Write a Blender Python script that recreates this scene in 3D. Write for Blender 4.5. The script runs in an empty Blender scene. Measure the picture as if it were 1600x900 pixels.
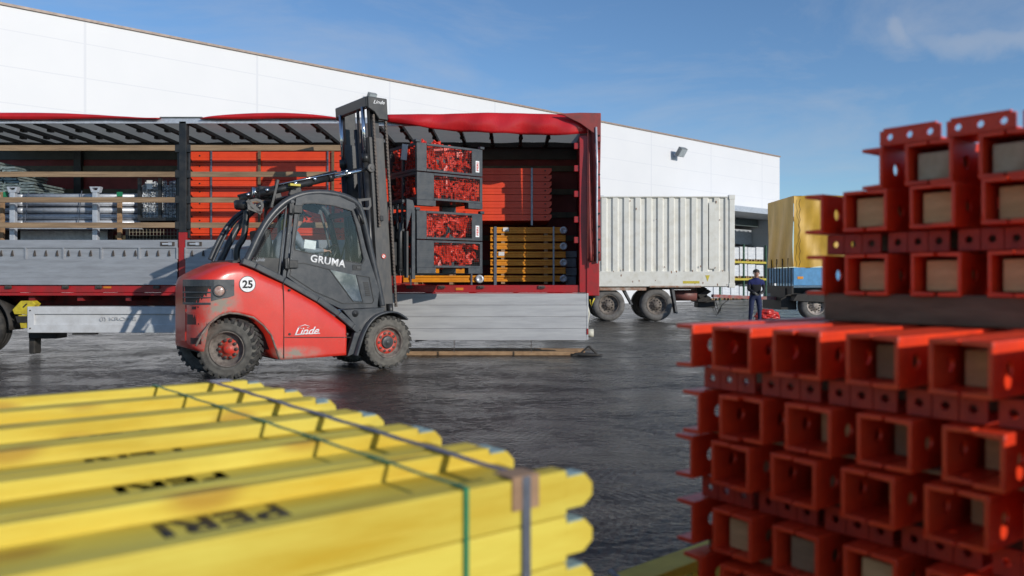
import bpy, bmesh, math, random
from mathutils import Vector, Matrix
PI = math.pi
R = math.radians
random.seed(7)
scene = bpy.context.scene
C = scene.collection

# ------------------------------------------------------------------ camera
EYE, FPX, HOR = 1.3, 1250.0, 438.0          # eye height, focal length in photo pixels, horizon row
cd = bpy.data.cameras.new("camera")
cam = bpy.data.objects.new("camera", cd); C.objects.link(cam)
cam.location = (0, 0, EYE); cam.rotation_euler = (R(90), 0, 0)
cd.sensor_width = 36; cd.lens = 36 * FPX / 1600
cd.shift_y = -(450 - HOR) / 1600
cd.clip_start = 0.05; cd.clip_end = 3000
cd.dof.use_dof = True; cd.dof.focus_distance = 12.0
cd.dof.aperture_fstop = 2.5
scene.camera = cam

# ------------------------------------------------------------------ light
SUN_AZ = Vector((0.722, -0.692)); SUN_EL = 20.0
w = bpy.data.worlds.new("World"); scene.world = w; w.use_nodes = True
nt = w.node_tree; N = nt.nodes; L = nt.links
bg = N["Background"]; bg.inputs[1].default_value = 0.118
sky = N.new("ShaderNodeTexSky"); sky.sky_type = 'NISHITA'; sky.sun_disc = False
sky.sun_elevation = R(SUN_EL); sky.sun_rotation = math.atan2(SUN_AZ.x, SUN_AZ.y)
sky.air_density = 1.0; sky.dust_density = 0.0; sky.ozone_density = 5.0
tc = N.new("ShaderNodeTexCoord"); mp = N.new("ShaderNodeMapping")
mp.inputs['Scale'].default_value = (1.6, 1.6, 6.0); mp.inputs['Rotation'].default_value = (0, R(12), R(20))
no = N.new("ShaderNodeTexNoise"); no.inputs['Scale'].default_value = 1.6; no.inputs['Detail'].default_value = 9
no.inputs['Roughness'].default_value = 0.62; no.inputs['Distortion'].default_value = 0.4
cr = N.new("ShaderNodeValToRGB"); cr.color_ramp.elements[0].position = 0.44; cr.color_ramp.elements[1].position = 0.80
cr.color_ramp.elements[1].color = (0.55, 0.55, 0.55, 1)
mx = N.new("ShaderNodeMixRGB"); mx.inputs[2].default_value = (3.9, 4.1, 4.5, 1)
L.new(tc.outputs['Generated'], mp.inputs[0]); L.new(mp.outputs[0], no.inputs[0]); L.new(no.outputs[0], cr.inputs[0])
def puff(d, r, sc, amt):
    m_ = N.new("ShaderNodeMapping"); m_.inputs['Scale'].default_value = sc
    v = Vector(d).normalized(); m_.inputs['Location'].default_value = (-v.x * sc[0], -v.y * sc[1], -v.z * sc[2])
    q = N.new("ShaderNodeTexNoise"); q.inputs['Scale'].default_value = 9; q.inputs['Detail'].default_value = 6; L.new(tc.outputs['Generated'], q.inputs[0])
    k = N.new("ShaderNodeMixRGB"); k.blend_type = 'LINEAR_LIGHT'; k.inputs[0].default_value = .10; L.new(tc.outputs['Generated'], k.inputs[1]); L.new(q.outputs[1], k.inputs[2])
    L.new(k.outputs[0], m_.inputs[0]); ln = N.new("ShaderNodeVectorMath"); ln.operation = 'LENGTH'; L.new(m_.outputs[0], ln.inputs[0])
    g = N.new("ShaderNodeMapRange"); g.interpolation_type = 'SMOOTHSTEP'; g.inputs[1].default_value = r * .15; g.inputs[2].default_value = r; g.inputs[3].default_value = amt; g.inputs[4].default_value = 0
    L.new(ln.outputs['Value'], g.inputs[0]); return g.outputs[0]
def mxm(a, b_):
    k = N.new("ShaderNodeMath"); k.operation = 'MAXIMUM'; L.new(a, k.inputs[0]); L.new(b_, k.inputs[1]); return k.outputs[0]
cl = mxm(mxm(cr.outputs[0], puff((585, 1250, 370), .050, (1, 1, 1.5), .42)), puff((745, 1250, 395), .10, (.8, .8, 3), .38))
L.new(cl, mx.inputs[0]); L.new(sky.outputs[0], mx.inputs[1]); L.new(mx.outputs[0], bg.inputs[0])
sd = bpy.data.lights.new("sun", 'SUN'); sd.energy = 3.1; sd.angle = R(0.5); sd.color = (1.0, 0.94, 0.85)
sun = bpy.data.objects.new("sun", sd); C.objects.link(sun)
ce = math.cos(R(SUN_EL)); _d = Vector((-SUN_AZ.x * ce, -SUN_AZ.y * ce, -math.sin(R(SUN_EL))))
sun.rotation_euler = _d.to_track_quat('-Z', 'Y').to_euler(); sun.location = (6, -6, 8)
scene.view_settings.view_transform = 'Standard'; scene.view_settings.look = 'None'
scene.view_settings.exposure = 0.12; scene.view_settings.gamma = 1.0
scene.view_settings.use_curve_mapping = False

# ------------------------------------------------------------------ materials
MC = {}
def mat(name, col, col2=None, scale=6, rough=0.5, metal=0.0, bump=0.0, bscale=40, stretch=(1, 1, 1),
        amt=1.0, lo=0.4, hi=0.65, rvar=0.12, spec=0.5, coat=0.0, alpha=1.0, trans=0.0):
    if name in MC: return MC[name]
    m = bpy.data.materials.new(name); m.use_nodes = True; MC[name] = m
    nt = m.node_tree; N = nt.nodes; L = nt.links; b = N["Principled BSDF"]
    c1 = (*col, 1); c2 = (*(col2 or tuple(x * 0.75 for x in col)), 1)
    tc = N.new("ShaderNodeTexCoord"); mp = N.new("ShaderNodeMapping"); mp.inputs['Scale'].default_value = stretch
    L.new(tc.outputs['Object'], mp.inputs[0])
    n = N.new("ShaderNodeTexNoise"); n.inputs['Scale'].default_value = scale; n.inputs['Detail'].default_value = 7
    n.inputs['Roughness'].default_value = 0.65
    L.new(mp.outputs[0], n.inputs[0])
    r = N.new("ShaderNodeMapRange"); r.inputs[1].default_value = lo; r.inputs[2].default_value = hi
    r.inputs[3].default_value = 0; r.inputs[4].default_value = amt
    L.new(n.outputs[0], r.inputs[0])
    x = N.new("ShaderNodeMixRGB"); x.inputs[1].default_value = c1; x.inputs[2].default_value = c2
    L.new(r.outputs[0], x.inputs[0]); L.new(x.outputs[0], b.inputs['Base Color'])
    rr = N.new("ShaderNodeMapRange"); rr.inputs[3].default_value = max(0.02, rough - rvar); rr.inputs[4].default_value = min(1, rough + rvar)
    L.new(n.outputs[0], rr.inputs[0]); L.new(rr.outputs[0], b.inputs['Roughness'])
    b.inputs['Metallic'].default_value = metal; b.inputs['Specular IOR Level'].default_value = spec
    b.inputs['Coat Weight'].default_value = coat; b.inputs['Coat Roughness'].default_value = 0.15
    b.inputs['Transmission Weight'].default_value = trans; b.inputs['Alpha'].default_value = alpha
    if bump:
        n2 = N.new("ShaderNodeTexNoise"); n2.inputs['Scale'].default_value = bscale; n2.inputs['Detail'].default_value = 5
        L.new(mp.outputs[0], n2.inputs[0])
        bp = N.new("ShaderNodeBump"); bp.inputs['Strength'].default_value = bump; bp.inputs['Distance'].default_value = 0.01
        L.new(n2.outputs[0], bp.inputs['Height']); L.new(bp.outputs[0], b.inputs['Normal'])
    return m
def glass(name, tint=(0.93, 0.96, 0.97), refl=0.0):
    if name in MC: return MC[name]
    m = bpy.data.materials.new(name); m.use_nodes = True; MC[name] = m
    nt = m.node_tree; N = nt.nodes; L = nt.links; N.remove(N["Principled BSDF"])
    t = N.new("ShaderNodeBsdfTransparent"); t.inputs[0].default_value = (*tint, 1)
    g = N.new("ShaderNodeBsdfGlossy"); g.inputs['Roughness'].default_value = 0.04
    f = N.new("ShaderNodeFresnel"); f.inputs[0].default_value = 1.5
    a = N.new("ShaderNodeMath"); a.operation = 'ADD'; a.inputs[1].default_value = refl
    mx = N.new("ShaderNodeMixShader"); L.new(f.outputs[0], a.inputs[0]); L.new(a.outputs[0], mx.inputs[0])
    L.new(t.outputs[0], mx.inputs[1]); L.new(g.outputs[0], mx.inputs[2]); L.new(mx.outputs[0], N["Material Output"].inputs[0])
    return m
RED = (0.66, 0.032, 0.018)
M_red = mat('forklift_red', RED, (0.42, 0.03, 0.02), 5, 0.3, bump=0.03, bscale=90, coat=0.35)
M_dgrey = mat('cab_grey', (0.040, 0.045, 0.052), (0.065, 0.068, 0.072), 9, 0.36, bump=0.08, bscale=300)
M_black = mat('black_steel', (0.014, 0.015, 0.017), (0.035, 0.034, 0.033), 8, 0.38)
M_rail = mat('mast_rail', (0.05, 0.052, 0.055), (0.09, 0.085, 0.08), 14, 0.5, stretch=(1, 1, .3))
M_chrome = mat('chrome', (0.7, 0.7, 0.72), (0.55, 0.55, 0.57), 3, 0.13, 1.0, rvar=0.05)
M_rubber = mat('tyre_rubber', (0.15, 0.14, 0.122), (0.075, 0.07, 0.064), 9, 0.9, bump=0.1, bscale=60, lo=.4, hi=.68, spec=.25)
M_lug = mat('tyre_lug', (0.035, 0.034, 0.032), (0.10, 0.095, 0.085), 14, 0.8, bump=.1, lo=.42, hi=.7, spec=.3)
M_rubclean = mat('tyre_dark', (0.022, 0.022, 0.022), (0.06, 0.055, 0.05), 10, 0.7, bump=0.2, spec=.3)
M_rimred = mat('rim_red', (0.60, 0.035, 0.02), (0.25, 0.10, 0.07), 14, 0.5)
M_rimdirt = mat('rim_dirty', (0.20, 0.17, 0.145), (0.08, 0.065, 0.055), 12, 0.7)
M_iron = mat('dirty_iron', (0.07, 0.06, 0.055), (0.15, 0.12, 0.10), 20, 0.6, 0.4)
M_white = mat('white_paint', (0.75, 0.75, 0.74), (0.6, 0.6, 0.58), 8, 0.5)
M_letter = mat('white_letters', (0.82, 0.82, 0.82), (0.7, 0.7, 0.7), 20, 0.5)
M_ink = mat('black_ink', (0.012, 0.013, 0.015), (0.05, 0.05, 0.04), 60, 0.6, lo=.5, hi=.7)
M_tred = mat('trailer_red', (0.42, 0.012, 0.016), (0.30, 0.02, 0.02), 6, 0.4, coat=.2)
M_tarp = mat('red_tarpaulin', (0.58, 0.018, 0.022), (0.46, 0.015, 0.018), 3, 0.3, bump=0.6, bscale=5, stretch=(1, 1, .5))
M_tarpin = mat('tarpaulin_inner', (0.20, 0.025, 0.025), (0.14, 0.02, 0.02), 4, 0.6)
M_tarpold = mat('faded_tarpaulin', (0.30, 0.045, 0.04), (0.20, 0.05, 0.045), 9, 0.6, bump=.3, bscale=14)
M_roofcl = mat('grey_roof_cloth', (0.50, 0.49, 0.44), (0.38, 0.37, 0.33), 4, 0.8)
_n = M_roofcl.node_tree; _t = _n.nodes.new("ShaderNodeBsdfTranslucent"); _t.inputs[0].default_value = (.42, .41, .36, 1)
_m = _n.nodes.new("ShaderNodeMixShader"); _m.inputs[0].default_value = .5; _n.links.new(_n.nodes["Principled BSDF"].outputs[0], _m.inputs[1]); _n.links.new(_t.outputs[0], _m.inputs[2]); _n.links.new(_m.outputs[0], _n.nodes["Material Output"].inputs[0])
M_galv = mat('galvanised', (0.56, 0.59, 0.64), (0.42, 0.45, 0.50), 14, 0.40, 0.3)
M_alu = mat('aluminium_board', (0.40, 0.415, 0.44), (0.32, 0.33, 0.35), 5, 0.48, 0.3, stretch=(.4, 1, 3), bump=.03)
M_aluw = mat('worn_aluminium', (0.50, 0.50, 0.50), (0.40, 0.40, 0.41), 3, 0.5, 0.15, stretch=(.5, 1, 5), bump=.03, bscale=25)
M_slat = mat('slat_wood', (0.34, 0.23, 0.135), (0.20, 0.13, 0.075), 6, 0.75, bump=.2, bscale=30, stretch=(.25, 1, 4))
M_wood = mat('raw_timber', (0.38, 0.24, 0.13), (0.24, 0.14, 0.075), 9, 0.75, bump=.2, stretch=(1, 1, 2.5))
M_wood2 = mat('raw_timber_end', (0.74, 0.45, 0.21), (0.50, 0.29, 0.13), 16, 0.8, bump=.2, stretch=(1, .5, 2))
M_dkwood = mat('dark_timber', (0.20, 0.13, 0.075), (0.11, 0.07, 0.04), 9, 0.8, bump=.2, stretch=(1, .4, 2.5))
M_pred = mat('panel_red', (0.84, 0.075, 0.022), (0.74, 0.058, 0.018), 4, 0.42)
M_clip = mat('clamp_red', (0.84, 0.05, 0.018), (0.50, 0.025, 0.012), 30, 0.4)
M_wred = mat('waler_red', (0.86, 0.058, 0.012), (0.60, 0.036, 0.012), 11, 0.42, bump=.05, bscale=60)
M_orange = mat('girder_orange', (0.78, 0.30, 0.012), (0.62, 0.22, 0.01), 6, 0.5)
def grain_wood(name, c1, c2, knot):
    m = mat(name, c1, c2, 8, 0.62, bump=.22, bscale=30, stretch=(.22, 1, 1.5), lo=.40, hi=.70, spec=.3)
    nt = m.node_tree; N = nt.nodes; L = nt.links; b = N["Principled BSDF"]; tc = N["Texture Coordinate"]
    oi = N.new("ShaderNodeObjectInfo"); ad = N.new("ShaderNodeVectorMath"); ad.operation = 'ADD'
    sc = N.new("ShaderNodeVectorMath"); sc.operation = 'SCALE'; sc.inputs['Scale'].default_value = 7.0
    cb_ = N.new("ShaderNodeCombineXYZ"); L.new(oi.outputs['Random'], cb_.inputs[0]); L.new(cb_.outputs[0], sc.inputs[0])
    L.new(tc.outputs['Object'], ad.inputs[0]); L.new(sc.outputs[0], ad.inputs[1])
    mp = N["Mapping"]; L.new(ad.outputs[0], mp.inputs[0])
    src = b.inputs['Base Color'].links[0].from_socket
    m2 = N.new("ShaderNodeMapping"); m2.inputs['Scale'].default_value = (.55, 1, 1); L.new(ad.outputs[0], m2.inputs[0])
    v = N.new("ShaderNodeTexVoronoi"); v.inputs['Scale'].default_value = 7.5; v.inputs['Randomness'].default_value = 1; L.new(m2.outputs[0], v.inputs[0])
    r = N.new("ShaderNodeMapRange"); r.interpolation_type = 'SMOOTHSTEP'; r.inputs[1].default_value = .12; r.inputs[2].default_value = .34; r.inputs[3].default_value = .7; r.inputs[4].default_value = 0; L.new(v.outputs['Distance'], r.inputs[0])
    x = N.new("ShaderNodeMixRGB"); x.inputs[2].default_value = (*knot, 1); L.new(r.outputs[0], x.inputs[0]); L.new(src, x.inputs[1])
    hs = N.new("ShaderNodeHueSaturation"); rv = N.new("ShaderNodeMapRange"); rv.inputs[3].default_value = .90; rv.inputs[4].default_value = 1.07; L.new(oi.outputs['Random'], rv.inputs[0]); L.new(rv.outputs[0], hs.inputs['Value'])
    L.new(x.outputs[0], hs.inputs['Color']); L.new(hs.outputs[0], b.inputs['Base Color']); return m
M_yel = grain_wood('girder_yellow', (0.69, 0.56, 0.085), (0.56, 0.37, 0.025), (0.38, 0.19, 0.02))
M_yend = mat('girder_end_sheen', (0.30, 0.42, 0.40), (0.20, 0.3, 0.3), 9, 0.5)
M_lyel = mat('lattice_yellow', (0.74, 0.56, 0.05), (0.58, 0.42, 0.04), 6, 0.6)
M_cream = mat('container_white', (0.72, 0.71, 0.65), (0.58, 0.55, 0.46), 4, 0.5, lo=.45, hi=.8, bump=.03)
M_rust = mat('rust', (0.30, 0.13, 0.05), (0.14, 0.06, 0.03), 14, 0.8)
M_ytarp = mat('yellow_tarpaulin', (0.62, 0.36, 0.03), (0.48, 0.28, 0.03), 2.5, 0.5, bump=.4, bscale=4, stretch=(1, 1, .4))
M_blue = mat('blue_board', (0.10, 0.32, 0.58), (0.08, 0.24, 0.44), 6, 0.5)
M_dark = mat('underbody_dark', (0.018, 0.017, 0.016), (0.04, 0.035, 0.03), 8, 0.7)
M_green = mat('rack_green', (0.04, 0.11, 0.07), None, 6, 0.5)
M_ryel = mat('rack_yellow', (0.55, 0.45, 0.06), None, 6, 0.5)
M_film = mat('white_film', (0.72, 0.74, 0.78), (0.5, 0.53, 0.58), 7, 0.4, bump=.3, bscale=9)
M_skin = mat('skin', (0.50, 0.27, 0.19), (0.42, 0.21, 0.15), 8, 0.5)
M_hair = mat('dark_hair', (0.03, 0.02, 0.015), None, 40, 0.6)
M_navy = mat('navy_cloth', (0.02, 0.03, 0.09), (0.012, 0.018, 0.05), 12, 0.85)
M_jblue = mat('blue_yoke', (0.015, 0.022, 0.12), None, 12, 0.85)
M_jblack = mat('black_jacket', (0.015, 0.015, 0.018), None, 12, 0.85)
M_sweat = mat('grey_sweater', (0.24, 0.26, 0.30), (0.16, 0.17, 0.20), 14, 0.9)
M_cap = mat('cap_cloth', (0.16, 0.19, 0.24), None, 14, 0.9)
M_glove = mat('work_glove', (0.16, 0.15, 0.13), None, 14, 0.9)
M_glass = glass('cab_glass')
M_glassb = mat('tinted_glass', (0.12, 0.15, 0.18), (0.30, 0.33, 0.36), 5, 0.08, 0.6, rvar=.04)
M_lamp = mat('lamp_lens', (0.35, 0.20, 0.16), (0.5, 0.4, 0.35), 20, 0.15, coat=.8)
M_green_s = mat('green_strap', (0.02, 0.22, 0.10), None, 20, 0.4)
M_steel_s = mat('steel_strap', (0.22, 0.24, 0.29), (0.14, 0.15, 0.18), 20, 0.35, .6)
M_card = mat('cardboard', (0.36, 0.22, 0.13), None, 20, 0.85)
M_rope = mat('rope_grey', (0.34, 0.34, 0.34), (0.15, 0.15, 0.15), 60, 0.9)
M_hiyel = mat('tag_yellow', (0.62, 0.50, 0.05), None, 20, 0.5)
M_gpanel = mat('green_grey_steel', (0.30, 0.36, 0.36), (0.14, 0.18, 0.18), 10, 0.45, 0.4)

# ------------------------------------------------------------------ mesh builder
class MB:
    def __init__(s): s.v = []; s.f = []; s.mi = []; s.sm = []; s.xf = None
    def add(s, vs, fs, mi=0, smooth=False):
        o = len(s.v)
        s.v += [Vector(p) for p in vs]
        for f in fs: s.f.append([i + o for i in f]); s.mi.append(mi); s.sm.append(smooth)
        return s
    def box(s, x0, x1, y0, y1, z0, z1, mi=0, M=None, ch=0.0):
        P = [(x0, y0, z0), (x1, y0, z0), (x1, y1, z0), (x0, y1, z0), (x0, y0, z1), (x1, y0, z1), (x1, y1, z1), (x0, y1, z1)]
        if M: P = [M @ Vector(p) for p in P]
        return s.add(P, [(0, 3, 2, 1), (4, 5, 6, 7), (0, 1, 5, 4), (1, 2, 6, 5), (2, 3, 7, 6), (3, 0, 4, 7)], mi)
    def bar(s, p0, p1, w, h=None, mi=0, up=(0, 0, 1)):
        p0 = Vector(p0); p1 = Vector(p1); h = h or w; d = p1 - p0; l = d.length; d.normalize()
        u = Vector(up)
        if abs(d.dot(u)) > 0.98: u = Vector((0, 1, 0))
        a = d.cross(u).normalized(); b = a.cross(d).normalized()
        M = Matrix(((d.x, a.x, b.x, p0.x), (d.y, a.y, b.y, p0.y), (d.z, a.z, b.z, p0.z), (0, 0, 0, 1)))
        return s.box(0, l, -w / 2, w / 2, -h / 2, h / 2, mi, M)
    def tube(s, pts, r, n=10, mi=0, caps=True, closed=False):
        pts = [Vector(p) for p in pts]; k = len(pts); rs = r if isinstance(r, (list, tuple)) else [r] * k
        ref = None; rings = []
        for i, p in enumerate(pts):
            if closed: d = pts[(i + 1) % k] - pts[i - 1]
            else: d = pts[min(i + 1, k - 1)] - pts[max(i - 1, 0)]
            d.normalize()
            if ref is None:
                ref = Vector((0, 0, 1)) if abs(d.z) < 0.9 else Vector((1, 0, 0))
            a = d.cross(ref).normalized(); b = a.cross(d).normalized(); ref = b
            rings.append([p + (a * math.cos(2 * PI * j / n) + b * math.sin(2 * PI * j / n)) * rs[i] for j in range(n)])
        vs = [q for rg in rings for q in rg]; fs = []
        for i in range(k if closed else k - 1):
            i2 = (i + 1) % k
            for j in range(n): fs.append((i * n + j, i * n + (j + 1) % n, i2 * n + (j + 1) % n, i2 * n + j))
        s.add(vs, fs, mi, True)
        if caps and not closed:
            s.add(rings[0], [tuple(range(n))], mi); s.add(rings[-1], [tuple(reversed(range(n)))], mi)
        return s
    def prism(s, poly, axis, a0, a1, mi=0, smooth=False):
        """poly = 2-D points in the two axes left over by `axis`, pushed from a0 to a1"""
        def P(p, a):
            return {'x': (a, p[0], p[1]), 'y': (p[0], a, p[1]), 'z': (p[0], p[1], a)}[axis]
        n = len(poly)
        vs = [P(p, a0) for p in poly] + [P(p, a1) for p in poly]
        s.add(vs, [tuple(range(n)), tuple(reversed(range(n, 2 * n)))], mi)
        s.add(vs, [(i, (i + 1) % n, n + (i + 1) % n, n + i) for i in range(n)], mi, smooth); return s
    def ring(s, outer, inner, axis, a0, a1, mi=0):
        def P(p, a):
            return {'x': (a, p[0], p[1]), 'y': (p[0], a, p[1]), 'z': (p[0], p[1], a)}[axis]
        n = len(outer)
        vs = [P(p, a) for a in (a0, a1) for lp in (outer, inner) for p in lp]
        fs = []
        for i in range(n):
            j = (i + 1) % n
            fs += [(i, j, n + j, n + i), (2 * n + i, 3 * n + i, 3 * n + j, 2 * n + j), (i, 2 * n + i, 2 * n + j, j), (n + i, n + j, 3 * n + j, 3 * n + i)]
        return s.add(vs, fs, mi)
    def lathe(s, prof, n=32, M=None, mi=0, smooth=True):
        """prof = (along axis y, radius)"""
        vs = []; fs = []
        for (a, r) in prof:
            for j in range(n):
                t = 2 * PI * j / n; p = Vector((r * math.cos(t), a, r * math.sin(t)))
                vs.append(M @ p if M else p)
        for i in range(len(prof) - 1):
            for j in range(n): fs.append((i * n + j, i * n + (j + 1) % n, (i + 1) * n + (j + 1) % n, (i + 1) * n + j))
        return s.add(vs, fs, mi, smooth)
    def sheet(s, grid, mi=0, smooth=True):
        m = len(grid[0]); vs = [p for row in grid for p in row]
        fs = [(i * m + j, i * m + j + 1, (i + 1) * m + j + 1, (i + 1) * m + j) for i in range(len(grid) - 1) for j in range(m - 1)]
        return s.add(vs, fs, mi, smooth)
    def build(s, name, mats, parent=None, bevel=0, loc=None, solid=0, weld=True, seg=2):
        me = bpy.data.meshes.new(name)
        me.from_pydata([tuple(p) for p in s.v], [], s.f)
        for m in (mats if isinstance(mats, (list, tuple)) else [mats]): me.materials.append(m)
        for p, mi, sm in zip(me.polygons, s.mi, s.sm): p.material_index = mi; p.use_smooth = sm
        b = bmesh.new(); b.from_mesh(me)
        if weld: bmesh.ops.remove_doubles(b, verts=b.verts, dist=1e-5)
        bmesh.ops.recalc_face_normals(b, faces=b.faces); b.to_mesh(me); b.free()
        o = bpy.data.objects.new(name, me); C.objects.link(o)
        if parent: o.parent = parent
        if loc: o.location = loc
        if solid:
            q = o.modifiers.new("solid", 'SOLIDIFY'); q.thickness = solid; q.offset = 0
        if bevel:
            q = o.modifiers.new("bevel", 'BEVEL'); q.width = bevel; q.segments = seg; q.limit_method = 'ANGLE'; q.angle_limit = R(40)
        return o
def islands(b, name, m, parent=None, **k):
    """one object per connected piece"""
    n = len(b.v); par = list(range(n))
    def find(i):
        while par[i] != i: par[i] = par[par[i]]; i = par[i]
        return i
    key = {}
    for i, p in enumerate(b.v):
        q = (round(p.x, 4), round(p.y, 4), round(p.z, 4))
        if q in key: par[find(i)] = find(key[q])
        else: key[q] = i
    for f in b.f:
        for i in f[1:]: par[find(i)] = find(f[0])
    gr = {}
    for j, f in enumerate(b.f): gr.setdefault(find(f[0]), []).append(j)
    out = []
    for js in gr.values():
        c = MB(); mp = {}
        for j in js:
            for i in b.f[j]:
                if i not in mp: mp[i] = len(c.v); c.v.append(b.v[i])
            c.f.append([mp[i] for i in b.f[j]]); c.mi.append(b.mi[j]); c.sm.append(b.sm[j])
        out.append(c.build(name, m, parent, **k))
    return out
def tag(o, label, cat, group=None, kind=None):
    o['label'] = label
    o['category'] = cat
    if group: o['group'] = group
    if kind: o['kind'] = kind
    return o
def empty(name, loc=(0, 0, 0), rz=0.0):
    o = bpy.data.objects.new(name, None); C.objects.link(o); o.location = loc; o.rotation_euler = (0, 0, rz)
    o.empty_display_size = 0.2
    return o
def struct(o): o['kind'] = 'structure'; return o
def copy_tree(o, parent=None):
    kids = list(o.children)
    c = o.copy(); C.objects.link(c)
    if parent: c.parent = parent
    for k in kids: copy_tree(k, c)
    return c
def place(o, loc, rz=0.0, label=None, cat=None, group=None):
    o.location = loc; o.rotation_euler = (0, 0, rz)
    if label: tag(o, label, cat, group)
    return o
def text(body, width, height, m, parent, M, name='lettering', shear=0.0, bold=0.0, ext=0.003, spacing=1.0):
    """flat lettering in its own xy plane, scaled to width x height, moved by M (x = reading direction, y = up, z = outwards)"""
    cu = bpy.data.curves.new(name, 'FONT'); cu.body = body; cu.align_x = 'CENTER'; cu.align_y = 'CENTER'
    cu.shear = shear; cu.offset = bold; cu.space_character = spacing; cu.resolution_u = 3
    to = bpy.data.objects.new(name + '_curve', cu); C.objects.link(to)
    dg = bpy.context.evaluated_depsgraph_get(); dg.update()
    me = bpy.data.meshes.new_from_object(to.evaluated_get(dg)); C.objects.unlink(to); bpy.data.objects.remove(to)
    xs = [v.co.x for v in me.vertices]; ys = [v.co.y for v in me.vertices]
    cx, cy = (min(xs) + max(xs)) / 2, (min(ys) + max(ys)) / 2
    sx, sy = width / (max(xs) - min(xs)), height / (max(ys) - min(ys))
    b = bmesh.new(); b.from_mesh(me)
    for v in b.verts: v.co = M @ Vector(((v.co.x - cx) * sx, (v.co.y - cy) * sy, 0))
    b.to_mesh(me); b.free(); me.materials.clear(); me.materials.append(m)
    o = bpy.data.objects.new(name, me); C.objects.link(o); o.parent = parent
    q = o.modifiers.new("solid", 'SOLIDIFY'); q.thickness = ext; q.offset = 0
    return o
def frame(o, x, y, z):
    """matrix with columns x, y, z and origin o"""
    x, y, z, o = Vector(x).normalized(), Vector(y).normalized(), Vector(z).normalized(), Vector(o)
    return Matrix(((x.x, y.x, z.x, o.x), (x.y, y.y, z.y, o.y), (x.z, y.z, z.z, o.z), (0, 0, 0, 1)))
def W(px, py, Y): return Vector(((px - 800) * Y / FPX, Y, EYE + (HOR - py) * Y / FPX))
def wX(px, Y): return (px - 800) * Y / FPX
def wZ(py, Y): return EYE + (HOR - py) * Y / FPX

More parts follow.
